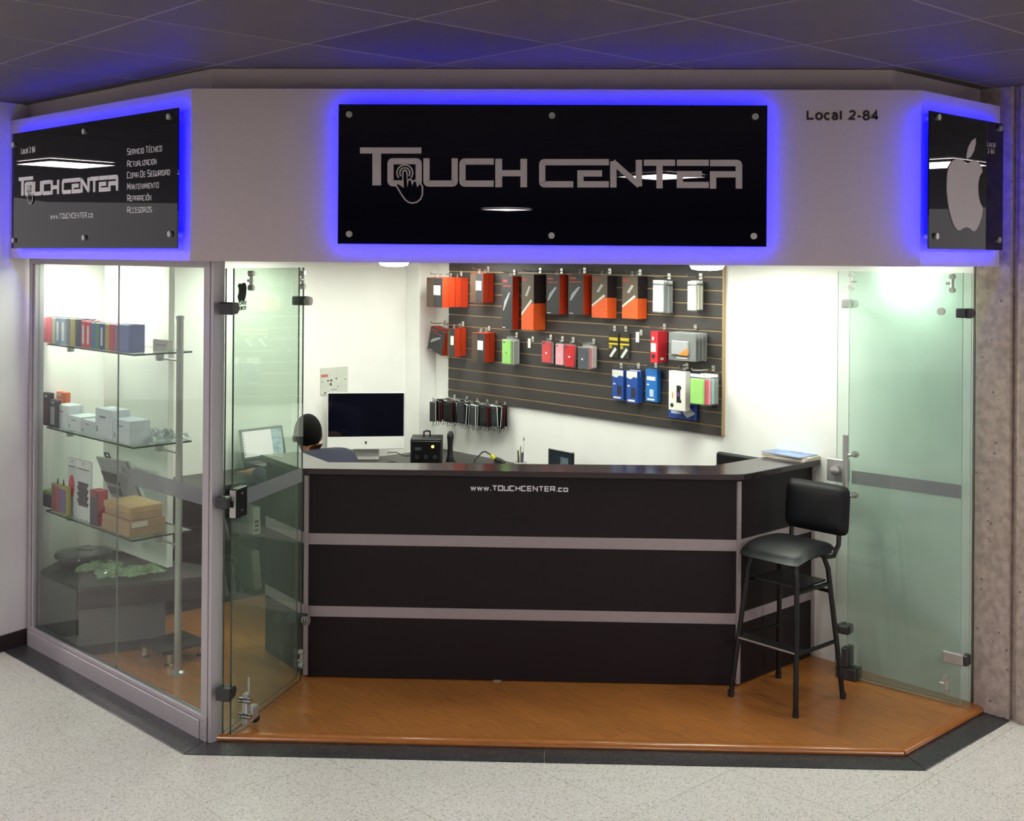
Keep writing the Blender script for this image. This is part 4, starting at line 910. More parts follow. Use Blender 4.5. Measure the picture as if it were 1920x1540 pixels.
# magazines on the right end of the countertop
mc = on_z(1488, 857, CT_Z)
zc = CT_Z
for k, (cv, th, rz, dx, sz, lb) in enumerate((('cfc8b8', .010, -.80, 0, (.275, .205), 'cream edged magazine at the bottom of the stack on the countertop'),
                                            ('b8b09c', .008, -.72, .006, (.27, .20), 'beige magazine in the middle of the stack on the countertop'),
                                            ('6f88b8', .005, -.86, -.012, (.255, .195), 'magazine with blue cover on top of the countertop stack'))):
    t = thing('magazine', lb, 'magazine', (mc.x + dx, mc.y, zc), rz, 'magazines on the countertop'); hx_, hy_ = sz[0] / 2, sz[1] / 2
    B(-hx_ + .002, hx_ - .002, -hy_ + .002, hy_ - .002, .0006, th - .0006).build('pages', C('dcd6c8'), t)
    B(-hx_, hx_, -hy_, hy_, th - .0006, th).build('cover', M('magazine_cover_' + cv, cv, .25, noise=.5 if k == 2 else .1, nscale=9), t); B(-hx_, hx_, -hy_, hy_, 0, .0006).build('back_cover', C(cv), t)
    zc += th

# ------------------------------------------------------------------ bar stool
PADM = M('black_vinyl_pad', '101114', .45, spec=.35, noise=.1, nscale=30, bump=.03)
LEGM = M('black_enamel_tube', '141414', .3, .2)
st_c = Vector((1.135, .585, FZ))
stl = thing('bar_stool', 'black bar stool with padded backrest standing at the right end of the counter', 'stool', st_c, -R45)
legs = {'a': (-.185, -.195), 'b': (.175, -.185), 'c': (.195, .185), 'd': (-.175, .19)}
tops = {'a': (-.135, -.125), 'b': (.135, -.125), 'c': (.135, .135), 'd': (-.135, .135)}
SZ = .695
for k in 'abcd':
    (x0, y0), (x1, y1) = legs[k], tops[k]
    MB().tube([(x0, y0, 0), (x0 * .75 + x1 * .25, y0 * .75 + y1 * .25, SZ * .25), (x1 * 1.02, y1 * 1.02, SZ * .9), (x1 * .9, y1 * .92, SZ - .012), (x1 * .5, y1 * .9, SZ)], .0125, 10).build('leg', LEGM, stl, smooth=True)
    MB().cyl((x0, y0, 0), (x0, y0, .03), .015).build('rubber_foot', M('black_rubber', '151515', .6), stl, smooth=True)
def lerp(k, t_): return tuple(legs[k][i] + (tops[k][i] - legs[k][i]) * t_ for i in (0, 1)) + (SZ * t_,)
fa, fb = lerp('a', .42), lerp('b', .42)
MB().add([(fa[0], fa[1] - .008, fa[2]), (fb[0], fb[1] - .008, fb[2]), (fb[0], fb[1] + .055, fb[2] + .004), (fa[0], fa[1] + .055, fa[2] + .004), (fa[0], fa[1] - .008, fa[2] - .014), (fb[0], fb[1] - .008, fb[2] - .014), (fb[0], fb[1] + .055, fb[2] - .002), (fa[0], fa[1] + .055, fa[2] - .002)],
         [(0, 1, 2, 3), (7, 6, 5, 4), (0, 4, 5, 1), (1, 5, 6, 2), (2, 6, 7, 3), (3, 7, 4, 0)]).build('footrest', M('worn_dark_plate', '3a3a3a', .3, .5), stl)
B(fa[0], fb[0], fa[1] - .0105, fa[1] - .008, fa[2] - .008, fa[2] - .001).build('footrest_edge', STEEL, stl)
for k1, k2, tt in (('b', 'c', .40), ('d', 'a', .40), ('b', 'c', .80), ('d', 'a', .80), ('c', 'd', .74)):
    MB().tube([lerp(k1, tt), lerp(k2, tt)], .010, 8).build('stretcher', LEGM, stl, smooth=True)
B(-.13, .13, -.09, .13, SZ * .80 + .008, SZ * .80 + .016).build('under_seat_tray', M('dark_tray', '2a2a2a', .4, .3), stl)
# seat cushion: rounded, dished
def cushion(nx, ny, wx, wy, th, crown, fr_drop=0, pw_=4):
    m_ = MB(); vs = []; fs = []
    for side in (1, -1):
        for j in range(ny + 1):
            for i in range(nx + 1):
                u = -1 + 2 * i / nx; v = -1 + 2 * j / ny
                rr = min(1, (abs(u) ** pw_ + abs(v) ** pw_) ** (1 / pw_))
                # squircle mapping
                mxv = max(abs(u), abs(v)); nr = (abs(u) ** pw_ + abs(v) ** pw_) ** (1 / pw_)
                k = mxv / nr if nr > 0 else 1
                x, y = u * k * wx, v * k * wy
                edge = max(0, 1 - mxv ** 6)
                z = side * th * (edge ** .5) * (1 if side > 0 else .6) + (crown * (1 - mxv ** 2) if side > 0 else 0)
                z -= fr_drop * max(0, -v) ** 2 + 0
                vs.append((x, y, z))
    N = (nx + 1) * (ny + 1)
    for s_ in (0, 1):
        for j in range(ny):
            for i in range(nx):
                a = s_ * N + j * (nx + 1) + i; q_ = (a, a + 1, a + nx + 2, a + nx + 1); fs.append(q_ if s_ == 0 else q_[::-1])
    bnd = [i for i in range(nx + 1)] + [j * (nx + 1) + nx for j in range(1, ny + 1)] + [ny * (nx + 1) + i for i in range(nx - 1, -1, -1)] + [j * (nx + 1) for j in range(ny - 1, 0, -1)]
    for i in range(len(bnd)):
        a, b = bnd[i], bnd[(i + 1) % len(bnd)]; fs.append((a, N + a, N + b, b))
    return m_.add(vs, fs)
o = cushion(20, 20, .182, .178, .028, .006, .035, 6).build('seat', PADM, stl, smooth='all'); o.location = (.0, .0, SZ + .030)
B(-.15, .15, -.14, .15, SZ + .004, SZ + .016).build('seat_base', M('black_board', '121212', .6), stl)
o = cushion(18, 14, .182, .122, .028, .008, 0, 8).build('backrest', PADM, stl, smooth='all'); o.location = (.02, .222, .895); o.rotation_euler = (math.radians(86), 0, 0)
for s_ in (-1, 1):
    MB().tube([(s_ * .135, .10, SZ - .01), (s_ * .135, .19, SZ - .02), (s_ * .135, .235, SZ + .03), (s_ * .135, .242, SZ + .12), (s_ * .135, .238, .95)], .0115, 10).build('back_post', LEGM, stl, smooth=True)

# ------------------------------------------------------------------ wall desks
dk = thing('wall_desk', 'dark desk along the left inner wall with open shelves underneath', 'desk', F_LW.o + Vector((0, 0, FZ)), R45)
dx0, dx1, dyf = -.50, 1.222, -.445
B(dx0, dx1, dyf, -.001, .69, .72).build('desk_top', DESKM, dk, bevel=.002)
for x in (dx0, dx0 + .55, 0.42, 1.19): B(x, x + .02, dyf + .01, -.001, 0, .69).build('side_panel', DESKM, dk)
B(dx0 + .02, .42, -.03, -.001, .02, .69).build('back_panel', DESKM, dk)
B(dx0 + .02, .42, dyf + .015, -.03, .36, .378).build('shelf', DESKM, dk); B(dx0 + .02, .42, dyf + .015, -.03, .0, .03).build('shelf', DESKM, dk)
dk2 = thing('wall_desk', 'dark desk along the right inner wall below the slatwall', 'desk', F_RW.o + Vector((0, 0, FZ)), -R45)
B(-1.17, 1.05, -.60, -.001, .6895, .7195).build('desk_top', DESKM, dk2, bevel=.002)
for x in (-.55, .3, 1.03): B(x, x + .02, -.59, -.001, 0, .6895).build('side_panel', DESKM, dk2)
# folders and tablets standing on the open shelves
FRD = Frame(F_LW.world(0, dyf + .03), R45)
for px, py0, py1, wd, cv, tl_, lb in ((428, 955, 1004, .02, '5a5c5e', .25, 'grey folder leaning at the left of the upper under-desk shelf'), (452, 950, 1004, .016, '84878a', .18, 'silver tablet leaning on the upper under-desk shelf'),
                                 (482, 952, 1004, .05, 'd8d8d4', .03, 'white boxed cable pack with black print on the upper under-desk shelf'), (427, 1052, 1112, .018, '8a8c8e', .22, 'silver edged tablet at the left of the lower under-desk shelf'),
                                 (452, 1044, 1106, .016, '6c6e70', .2, 'dark grey folder leaning on the lower under-desk shelf'), (484, 1034, 1098, .05, '9a9c98', .1, 'clear sleeve of papers leaning at the right of the lower under-desk shelf'), (440, 1056, 1112, .014, '74777a', .12, 'thin grey booklet in the middle of the lower under-desk shelf')):
    q0 = FRD.at(px, py1); q1 = FRD.at(px, py0); zsh = FZ + (.378 if py1 < 1020 else .03)
    P = FRD.world(q0.x, 0, zsh + .0005); h_ = max(.12, q1.z - zsh)
    t = thing('folder', lb, 'folder', P, R45, 'items on the shelves under the desk')
    B(-wd / 2, wd / 2, 0, .2, 0, h_).build('body', C(cv, .35), t, bevel=.002); t.rotation_euler = (0, -tl_, R45)
    if cv == 'd8d8d4':
        for k in range(3): B(-wd * .3, wd * .2, -.002, 0, h_ * (.12 + .16 * k), h_ * (.2 + .16 * k)).build('black_print', C('2a2a2a'), t)
    else: B(wd / 2 - .003, wd / 2 + .001, -.001, .2, 0, h_ + .001).build('edge', C('c4c6c6', .2), t)

# desktop computer
DZ = FZ + .7205
mo = thing('desktop_computer', 'silver all-in-one desktop computer with black screen on the corner desk', 'computer', (-1.30, 2.95, DZ), math.radians(9))
SILVM = M('silver_aluminium', 'd8d8d6', .3, .3); WHM = M('bright_silver_chin', 'f2f2ee', .35)
hw = .265
B(-hw, hw, -.012, .012, .06, .455).build('body', SILVM, mo, bevel=.010, bseg=3)
B(-hw + .006, hw - .006, -.0135, -.012, .150, .449).build('screen_glass', M('dark_blue_screen', '0b0c18', .06), mo)
B(-hw + .001, hw - .001, -.0138, -.0118, .064, .149).build('chin', WHM, mo)
MB().xz([(a - .0, z) for a, z in logo_pts(APPLE, 0, .108, .022)], -.0146, -.0138).build('fruit_emblem', C('2a2a2a'), mo)
MB().yz([(-.075, 0), (-.075, .006), (.03, .012), (.045, .16), (.055, .16), (.06, 0)], -.09, .09).build('stand', M('stand_aluminium', 'a4a4a0', .35, .4), mo, bevel=.002)
# laptop
lp_p = F_LW.world(.08 - .0, -.15, DZ); q = F_LW.at(497, 868, -.12); lp_p = F_LW.world(q.x, -.12, DZ)
lp = thing('laptop', 'open dark laptop with lit screen on the left desk', 'laptop', lp_p, R45 + .05)
lp.location.z = DZ
B(-.165, .165, -.23, .0, 0, .05).build('stand', C('3a3c3e', .4), lp, bevel=.004)
B(-.17, .17, -.23, .0, .05, .066).build('base', C('34383a', .4), lp, bevel=.004)
B(-.15, .15, -.13, -.03, .066, .068).build('keyboard', C('181a1c'), lp)
ld = B(-.17, .17, 0, .012, 0, .205).build('lid', C('4c5450', .4), lp, bevel=.006); ld.location = (0, 0, .066); ld.rotation_euler = (math.radians(-14), 0, 0)
LSCR = M('lit_laptop_screen', 'd8c8d2', .4, emit=.36, ecol='d8c8d2')
B(-.150, .150, -.0012, 0, .022, .188).build('screen', LSCR, ld)
B(.07, .150, -.0018, -.0012, .022, .188).build('screen_photo', M('screen_photo', '8fa0b0', .4, emit=.2, ecol='9aa8c0', noise=.5, nscale=25), ld)
for k in range(9): B(-.146, -.139, -.0018, -.0012, .034 + k * .017, .041 + k * .017).build('screen_icon', C('4a4448'), ld)
# wall notice above the computer
n0, n1 = F_LW.at(600, 742, -.002), F_LW.at(652, 687, -.002)
nt_ = thing('wall_notice', 'grey white notice sheet with small black and red marks on the wall above the computer', 'notice', F_LW.world((n0.x + n1.x) / 2, -.001, n0.z), R45)
nw, nh = (n1.x - n0.x) / 2, n1.z - n0.z
B(-nw, nw, -.004, 0, 0, nh).build('sheet', C('c9ccc2'), nt_, bevel=.0015)
B(-nw * .95, -nw * .45, -.0046, -.004, nh * .66, nh * .76).build('red_mark', C('c46a68'), nt_)
for (a, b_, w__, h__) in ((-.45, .52, .07, .05), (-.22, .52, .08, .07), (-.25, .38, .07, .10), (.15, .58, .05, .06), (.28, .28, .04, .04), (-.65, .08, .06, .06), (-.85, .49, .04, .03), (.8, .53, .05, .03), (.0, .18, .22, .02)):
    B(nw * (a - w__), nw * (a + w__), -.0046, -.004, nh * (b_ - h__ / 2), nh * (b_ + h__ / 2)).build('printed_mark', C('4a4e48'), nt_)

# soldering station
so = thing('soldering_station', 'black soldering station with orange indicator light on the corner desk', 'soldering station', (-.86, 2.80, DZ), math.radians(3))
STB = M('black_powder_coat', '17181a', .45, noise=.1)
B(-.105, .105, -.10, .10, .008, .175).build('case', STB, so, bevel=.004)
B(-.095, .095, -.104, -.10, .02, .16).build('front_panel', C('0e0f10', .3), so, bevel=.002)
B(-.075, -.03, -.106, -.104, .10, .12).build('display', C('3a4448', .2), so)
MB().cyl((.045, -.104, .125), (.045, -.108, .125), .009, n=14).build('indicator', M('orange_indicator', 'ffc040', .4, emit=6, ecol='ffb040'), so)
for x in (-.06, .0, .06): MB().cyl((x, -.104, .055), (x, -.12, .055), .014, n=14).build('knob', C('202224'), so, smooth=True)
MB().tube([(-.02, -.01, .175), (-.02, -.01, .21), (.0, .0, .215), (.02, .01, .21), (.02, .01, .175)], .007, 8).build('handle', STB, so, smooth=True)
for x in (-.09, .09): B(x - .012, x + .012, -.09, .09, 0, .008).build('foot', C('101010'), so)
ha = thing('hot_air_handle', 'black hot air tool hanging upright beside the soldering station', 'tool', (-.70, 2.79, DZ), 0)
MB().lathe([(.026, 0), (.03, .01), (.02, .05), (.017, .11), (.02, .15), (.024, .18), (.02, .2), (.01, .215)], n=14).build('grip', STB, ha, smooth=True)
B(-.03, .035, -.05, .05, 0, .012).build('holder_base', STB, ha, bevel=.003)
cb = MB().tube([(-1.14, 2.88, DZ + .05), (-1.08, 2.87, DZ + .055), (-1.02, 2.84, DZ + .035), (-.965, 2.82, DZ + .04)], .0035, 6).build('power_cable', C('1a1a1a'))
tag(cb, 'black power cable running from the computer to the soldering station', 'cable')
# soldering iron, pens and small screen on the right desk
FD2 = Frame(F_RW.world(0, -.27), -R45)
q = FD2.at(930, 866); 
it = thing('soldering_iron', 'black and yellow soldering iron with curved cable behind the counter', 'tool', FD2.world(q.x, 0, DZ), 0)
zi = q.z - DZ
MB().lathe([(.022, 0), (.02, .02), (.012, .05), (.012, max(.06, zi - .03))], n=12).build('holder', C('222222'), it, smooth=True)
MB().tube([(.06, 0, zi - .012), (.02, 0, zi + .008), (-.01, 0, zi + .02)], [.016, .017, .013], 10).build('grip', C('202020'), it, smooth=True)
MB().tube([(-.008, 0, zi + .02), (-.035, 0, zi + .045)], .0125, 10).build('yellow_sleeve', C('d8cc20'), it, smooth=True)
MB().tube([(-.035, 0, zi + .045), (-.07, 0, zi + .065), (-.09, 0, zi + .062), (-.14, 0, zi + .01), (-.16, 0, zi - .05), (-.16, 0, .004)], .005, 8).build('cable', C('2a2a2a'), it, smooth=True)
q = FD2.at(976, 866); qt = FD2.at(981, 826)
cup = thing('pen_cup', 'small cup holding pens behind the counter', 'cup', FD2.world(q.x, 0, DZ), 0)
cz = q.z - DZ
MB().lathe([(.034, 0), (.04, cz - .0), (.037, cz), (.03, .01)], n=16).build('cup_wall', C('d4d4d0'), cup, smooth=True)
for i, (dx, hh, cv, lb) in enumerate(((-.026, .03, '8a7a50', 'short brown pen at the left of the pen cup'), (-.014, .055, '3a4a38', 'dark green pen in the pen cup'), (.0, .04, 'a83a32', 'red pen in the pen cup'), (.008, .085, '88a050', 'light green pen in the pen cup'), (.018, qt.z - DZ - cz, 'd8dae0', 'tall white brush standing out of the pen cup'), (.028, .05, '3a4a98', 'blue pen at the right of the pen cup'))):
    t = thing('pen', lb, 'pen', FD2.world(q.x + dx * .8, (-1) ** i * .008, DZ + .012), -R45, 'pens in the cup')
    MB().cyl((0, 0, 0), (dx * .3, 0, cz + hh), .0045, n=8).build('barrel', C(cv), t, smooth=True)
    MB().cyl((dx * .3, 0, cz + hh - .012), (dx * .3, 0, cz + hh + .006), .006, .003, n=8).build('cap', C(cv) if i != 4 else C('5a5c66'), t, smooth=True)
q0, q1 = FD2.at(1023, 868), FD2.at(1071, 850)
ts_ = thing('tablet', 'small dark tablet leaning upright behind the counter', 'tablet', FD2.world((q0.x + q1.x) / 2, .02, DZ), -R45)
tw_, tz = (q1.x - q0.x) / 2, q1.z - DZ
B(-tw_, tw_, 0, .012, 0, tz).build('body', C('18181a', .3), ts_, bevel=.004); B(-tw_ * .9, tw_ * .9, -.001, 0, .03, tz - .014).build('screen', M('tablet_screen', '2a3238', .08), ts_)
B(0, tw_ * .6, -.0015, -.001, tz - .10, tz - .04).build('screen_picture', M('tablet_picture', '5a6a74', .3, noise=.4, nscale=20), ts_)
B(-.03, .03, .012, .10, 0, .01).build('stand_foot', C('202020'), ts_); MB().tube([(0, .09, .01), (0, .012, tz * .6)], .006, 6).build('stand_leg', C('202020'), ts_)
# office chair behind the right end of the counter
qc = on_z(1412, 860, 1.0)
oc = thing('office_chair', 'black office chair with rounded backrest behind the magazines', 'chair', (1.0, 1.40, FZ), -R45)
B(-.13, .17, .0, .035, .62, 1.065 - FZ).build('backrest', PADM, oc, bevel=.015, bseg=3); B(-.18, .18, -.32, .0, .44, .50).build('seat', PADM, oc, bevel=.02, bseg=2)
B(-.03, .03, .02, .035, .40, .66).build('back_bar', LEGM, oc); MB().cyl((0, -.16, .06), (0, -.16, .44), .022).build('gas_lift', LEGM, oc, smooth=True)
for k in range(5):
    a = k * 2 * PI / 5; MB().tube([(0, -.16, .085), (.2 * math.cos(a), -.16 + .2 * math.sin(a), .055)], .014, 8).build('base_spoke', LEGM, oc, smooth=True)
    MB().ball((.2 * math.cos(a), -.16 + .2 * math.sin(a), .025), .025, 10).build('caster', C('151515'), oc, smooth='all')

# ------------------------------------------------------------------ display shelves behind the left window
SX0, SX1, SY0, SY1 = -.06, .925, .10, .43
zs = [F_L.at(245, 664, SY0).z, F_L.at(245, 838, SY0).z, F_L.at(244, 1012, SY0).z]
rk = thing('display_rack', 'glass shelf rack with a steel pole behind the left window', 'rack', F_L.world(0, 0, FZ), -A42)
pxl, pyl = 1.069, .274
MB().cyl((pxl, pyl, 0), (pxl, pyl, 1.825 - FZ), .0175, n=18).build('pole', STEEL, rk, smooth=True)
MB().lathe([(.035, 0), (.035, .012), (.0178, .022)], (pxl, pyl, 0), 18).build('pole_base', STEEL, rk, smooth=True)
MB().lathe([(.021, 0), (.021, .012), (.012, .016)], (pxl, pyl, 1.825 - FZ), 18).build('pole_cap', STEEL, rk, smooth=True)
for z in zs:
    sh_ = MB(); zz_ = z - FZ
    o = MB().box(SX0, SX1, SY0, SY1, zz_ - .009, zz_).build('glass_shelf', [SHELFG, GEDGE], rk)
    for pg in o.data.polygons: pg.material_index = 0 if abs(pg.normal.z) > .5 else 1
    br = MB().cyl((pxl, pyl, zz_ - .032), (SX1 - .05, pyl, zz_ - .032), .006).build('bracket_arm', STEEL, rk, smooth=True)
    B(SX1 - .07, SX1 - .035, pyl - .016, pyl + .016, zz_ - .045, zz_ - .009).build('bracket_clamp', STEEL, br, bevel=.003)
    B(.10, .13, .14, .17, zz_ - .04, zz_ - .009).build('bracket_clamp', STEEL, br, bevel=.003)
    B(SX1 - .13, SX1 - .105, SY1 - .02, SY1 + .01, zz_ - .05, zz_ - .009).build('bracket_clamp', STEEL, br, bevel=.003)
def shelf_thing(name, label, cat, px0, px1, ytop, z, yf=.115, group=None, builder=None, ref=None):
    """a thing standing on a shelf: photo columns px0..px1 at depth yf, top edge at photo row ytop"""
    a, b = F_L.at(px0, ytop, yf), F_L.at(px1, ytop, yf)
    h = (a.z + b.z) / 2 - z; wd = b.x - a.x
    t = thing(name, label, cat, F_L.world((a.x + b.x) / 2, yf, z + .0004), -A42, group); builder(t, wd, h); return t
def slab(colr, dp=.085, pale_front=False):
    def f(t, w_, h):
        w_ = w_ - .0015
        B(-w_ / 2, w_ / 2, 0, dp, 0, h).build('case_shell', C(colr), t, bevel=min(.004, w_ * .3), bseg=2)
        B(-w_ / 2 + .001, w_ / 2 - .001, .02, .05, h, h + .002).build('card_header', C('3c3c40'), t)
        if pale_front: B(-w_ * .2, w_ * .15, -.0012, 0, h * .15, h * .85).build('pale_strip', C('f0f0f4', .2), t, bevel=.0005)  # narrow near-white strip on the case front
    return f
cases = [(80.5, 88.5, 595, 'e08a98', 'pale pink', 0), (88.5, 96.5, 595, 'e26878', 'coral', 0), (96.5, 104, 596, 'a8b8a0', 'pale green', 0), (104, 113, 596, '7c8cb0', 'slate blue', 1), (113, 125, 597, '9cb4c8', 'light blue', 1), (125, 131, 597, '9486a8', 'mauve', 0), (131, 141, 598, 'c8be80', 'sand yellow', 0), (141, 152, 599, '3c4468', 'tall navy', 0),
         (152, 161, 602, 'd83a50', 'crimson', 1), (161, 170, 604, 'e0384e', 'bright red', 1), (170, 177, 606, '3c78b8', 'azure blue', 0), (177, 186, 606, '548c74', 'sea green', 0), (186, 196, 607, '2c4ca0', 'royal blue', 1), (196, 205, 608, 'c0a860', 'mustard', 0), (205, 213, 608, 'e04058', 'strawberry red', 0), (213, 221, 609, 'a870a0', 'orchid', 0), (221, 242, 609, '7c84c0', 'wide periwinkle', 0)]
for a, b, yt, cv, nm, gl in cases:
    shelf_thing('phone_case_box', f'{nm} phone case pack in the row on the top glass shelf', 'phone case', a, b, yt, zs[0], group='phone cases on the top glass shelf', builder=slab(cv, .09, gl))
def cardbox(t, w_, h):
    B(-w_ / 2, w_ / 2, 0, .03, 0, h).build('carton', C('d2d0c4'), t, bevel=.001); B(-w_ * .35, w_ * .4, -.0008, 0, h * .5, h * .56).build('printed_line', C('84847c'), t)
shelf_thing('small_carton', 'small pale carton at the right end of the top glass shelf', 'box', 287, 314, 637, zs[0], .30, builder=cardbox)
def box2(cv, dp, print_=None):
    def f(t, w_, h):
        B(-w_ / 2, w_ / 2, 0, dp, 0, h).build('carton', C(cv), t, bevel=.0012)
        B(-w_ / 2 - .0004, w_ / 2 + .0004, -.0004, dp + .0004, h * .62, h * .63).build('lid_seam', C('b8bcc0'), t)
        if print_: B(-w_ * .25, w_ * .1, -.0012, 0, h * .7, h * .76).build('printed_line', C('8a8e94'), t); B(-w_ * .42, -w_ * .36, -.0012, 0, h * .2, h * .4).build('printed_mark', C('8a8e94'), t)
    return f
def packb(cv, ph):
    def f(t, w_, h):
        B(-w_ / 2, w_ / 2, 0, .03, 0, h).build('carton', C(cv), t, bevel=.001); B(-w_ * .3, w_ * .3, -.0012, 0, h * .1, h * .75).build('product_print', C(ph), t)
        B(-w_ * .2, w_ * .2, -.0012, 0, h * .86, h * .95).build('white_lettering', C('c8c8cc'), t)
    return f
GM, GLo = 'goods on the middle glass shelf', 'goods on the lower glass shelf'
shelf_thing('cable_pack', 'dark pack at the far left of the middle glass shelf', 'package', 80.5, 92, 737, zs[1], .115, GM, packb('3a3640', '80484a'))
shelf_thing('cable_pack', 'dark pack with white phone picture on the middle glass shelf', 'package', 92.5, 105, 750, zs[1], .115, GM, packb('45424c', 'd0d0d8'))
shelf_thing('accessory_box', 'orange box behind the white cartons on the middle glass shelf', 'box', 96, 123, 735, zs[1], .27, GM, packb('e86a40', 'f0885c'))
shelf_thing('white_carton', 'tall white carton next to the dark packs on the middle glass shelf', 'box', 105.5, 127, 760, zs[1], .135, GM, box2('ececf0', .09, 1))
shelf_thing('white_carton', 'low white carton left of centre on the middle glass shelf', 'box', 127.5, 152, 781, zs[1], .13, GM, box2('e6e8ec', .12, 1))
shelf_thing('white_carton', 'lowest white carton in the middle of the middle glass shelf', 'box', 152.5, 178, 789, zs[1], .125, GM, box2('e2e4e8', .13, 1))
shelf_thing('white_carton', 'tallest white carton on the middle glass shelf', 'box', 179, 211, 768, zs[1], .122, GM, box2('e8eaee', .10, 1))
shelf_thing('white_carton', 'large white carton at the front corner of the middle glass shelf', 'box', 212, 243, 788, zs[1], .112, GM, box2('dfe3e8', .115, 1))
def crumple(t, L, W, H, mat, seed, nm='sheet'):
    rnd = random.Random(seed); n = 12; m_ = MB(); vs = []
    for j in range(n + 1):
        for i in range(n + 1):
            u, v = i / n - .5, j / n - .5; e = max(0, 1 - (max(abs(u), abs(v)) * 2) ** 3)
            vs.append((u * L + rnd.uniform(-.008, .008), v * W + rnd.uniform(-.008, .008), .002 + rnd.random() * H * (.25 + .75 * e)))
    m_.add(vs, [(j * (n + 1) + i, j * (n + 1) + i + 1, (j + 1) * (n + 1) + i + 1, (j + 1) * (n + 1) + i) for j in range(n) for i in range(n)])
    return m_.build(nm, mat, t)
BAGM = glass_mat('crumpled_clear_film', 'e8ecec', haze=.28, hcol='e4e8e6', rough=.1)
GREENB = glass_mat('crumpled_green_film', 'dce8d8', haze=.40, hcol='bcd8b0', rough=.15)
q = F_L.at(308, 822, .30)
t = thing('plastic_bag', 'crumpled clear plastic bags at the right end of the middle glass shelf', 'bag', F_L.world(.815, .315, zs[1]), -A42); crumple(t, .22, .24, .07, BAGM, 3)
# lower shelf
def pouch(t, w_, h):
    B(-w_ / 2, w_ / 2, 0, .02, 0, h).build('frame', C('b4a860'), t, bevel=.002); B(-w_ * .42, -w_ * .02, -.002, 0, h * .06, h * .92).build('pink_panel', C('cc6478'), t); B(0, w_ * .40, -.002, 0, h * .06, h * .88).build('purple_panel', C('84709c'), t)
    for x in (-.2, .15):
        MB().tube([(w_ * x - .008, .01, h), (w_ * x, .01, h + .03), (w_ * x + .008, .01, h)], .003, 6).build('clip', C('2c2c2c'), t)
shelf_thing('wallet_pack', 'pink and purple pack with yellow border on the lower glass shelf', 'package', 96, 127, 910, zs[2], .115, GLo, pouch)
def green(t, w_, h): B(-w_ / 2, w_ / 2, 0, .05, 0, h * .75).build('dark_base', C('4a4650'), t); B(-w_ / 2, w_ / 2, 0, .05, h * .75, h).build('green_top', C('8cc060'), t, bevel=.004)
shelf_thing('small_pack', 'small pack with green top at the far left of the lower glass shelf', 'package', 80.5, 95, 920, zs[2], .14, GLo, green)
def hanger(kind):
    def f(t, w_, h):
        B(-w_ / 2, w_ / 2, 0, .012, 0, h).build('card', C('d6d6d8'), t, bevel=.001); B(-w_ / 2, w_ / 2, -.001, 0, h * .86, h * .99).build('header', C('e6e6e6'), t)
        B(-w_ * .42, w_ * .42, -.0016, -.001, h * .84, h * .86).build('printed_line', C('6a6a70'), t); B(-.006, .006, -.0016, -.001, h * .93, h * .955).build('hang_hole', C('404044'), t)
        if kind: MB().xz([(w_ * .32 * math.cos(a * PI / 8), h * .5 + h * .2 * math.sin(a * PI / 8)) for a in range(16)], -.004, 0).build('pink_case', C('e05468'), t)
        else:
            for k in range(11): B(-w_ * (.28 + .06 * (k % 3)), w_ * (.26 + .05 * ((k + 1) % 3)), -.004 - .001 * (k % 2), 0, h * (.24 + .036 * k), h * (.272 + .036 * k)).build('bead_row', C('32323a'), t)
        crumple(t, w_ * .9, .01, .01, BAGM, 5, 'wrap').location = (0, .006, 0)
    return f
shelf_thing('blister_card', 'tall white card with pink oval case on the lower glass shelf', 'package', 127.5, 143, 859, zs[2], .15, GLo, hanger(1))
shelf_thing('blister_card', 'tall white card with black beaded strap on the lower glass shelf', 'package', 143.5, 170, 864, zs[2], .125, GLo, hanger(0))
def redbox(t, w_, h):
    B(-w_ / 2, w_ / 2, 0, .055, 0, h).build('carton', C('b02830'), t, bevel=.001); B(-w_ / 2 + .0005, w_ / 2 - .0005, -.001, 0, 0, h * .97).build('dark_front', C('3c3844'), t); B(-w_ * .45, w_ * .3, -.0016, -.001, h * .8, h * .94).build('red_print', C('8c3c40'), t)
shelf_thing('small_box', 'narrow dark box with red side beside the cardboard boxes', 'box', 169, 184, 920, zs[2], .118, GLo, redbox)
def brown(dp):
    def f(t, w_, h): B(-w_ / 2, w_ / 2, 0, dp, 0, h).build('carton', M('kraft_cardboard', 'b08e66', .75, noise=.1, nscale=15), t, bevel=.002)
    return f
zc = zs[2]; b0, b1 = F_L.at(191, 980, .112), F_L.at(243, 980, .112)
for k, (x0, x1, yf, dp, hh, lb) in enumerate(((0, 0, .112, .20, .082, 'largest brown cardboard box at the bottom of the stack'), (.004, -.004, .125, .17, .034, 'flat brown cardboard box in the middle of the stack'), (.0, -.012, .12, .185, .034, 'pale brown cardboard box on top of the stack'))):
    t = thing('cardboard_box', lb + ' on the lower glass shelf', 'box', F_L.world((b0.x + b1.x + x0 + x1) / 2, yf, zc + .0004), -A42, 'cardboard boxes on the lower glass shelf')
    w_ = b1.x - b0.x + x1 - x0; B(-w_ / 2, w_ / 2, 0, dp, 0, hh - .001).build('carton', M('kraft_cardboard_' + 'abc'[k], ('a98a6c', 'a8896a', 'b8966a')[k], .75, noise=.08, nscale=15), t, bevel=.002)
    if k == 0: B(w_ / 2, w_ / 2 + .001, .01, .10, hh * .58, hh * .9).build('white_label', C('d0c8bc'), t); B(-w_ / 2 - .0006, w_ / 2 + .0006, -.0006, dp + .0006, hh * .5, hh * .52).build('lid_seam', C('8c7054'), t)
    zc += hh
q4 = [F_L.at(x, y, .33) for x, y in ((179, 856), (240, 866), (272, 946), (209, 932))]
ct_ = Vector((sum(v.x for v in q4) / 4, 0, zs[2]))
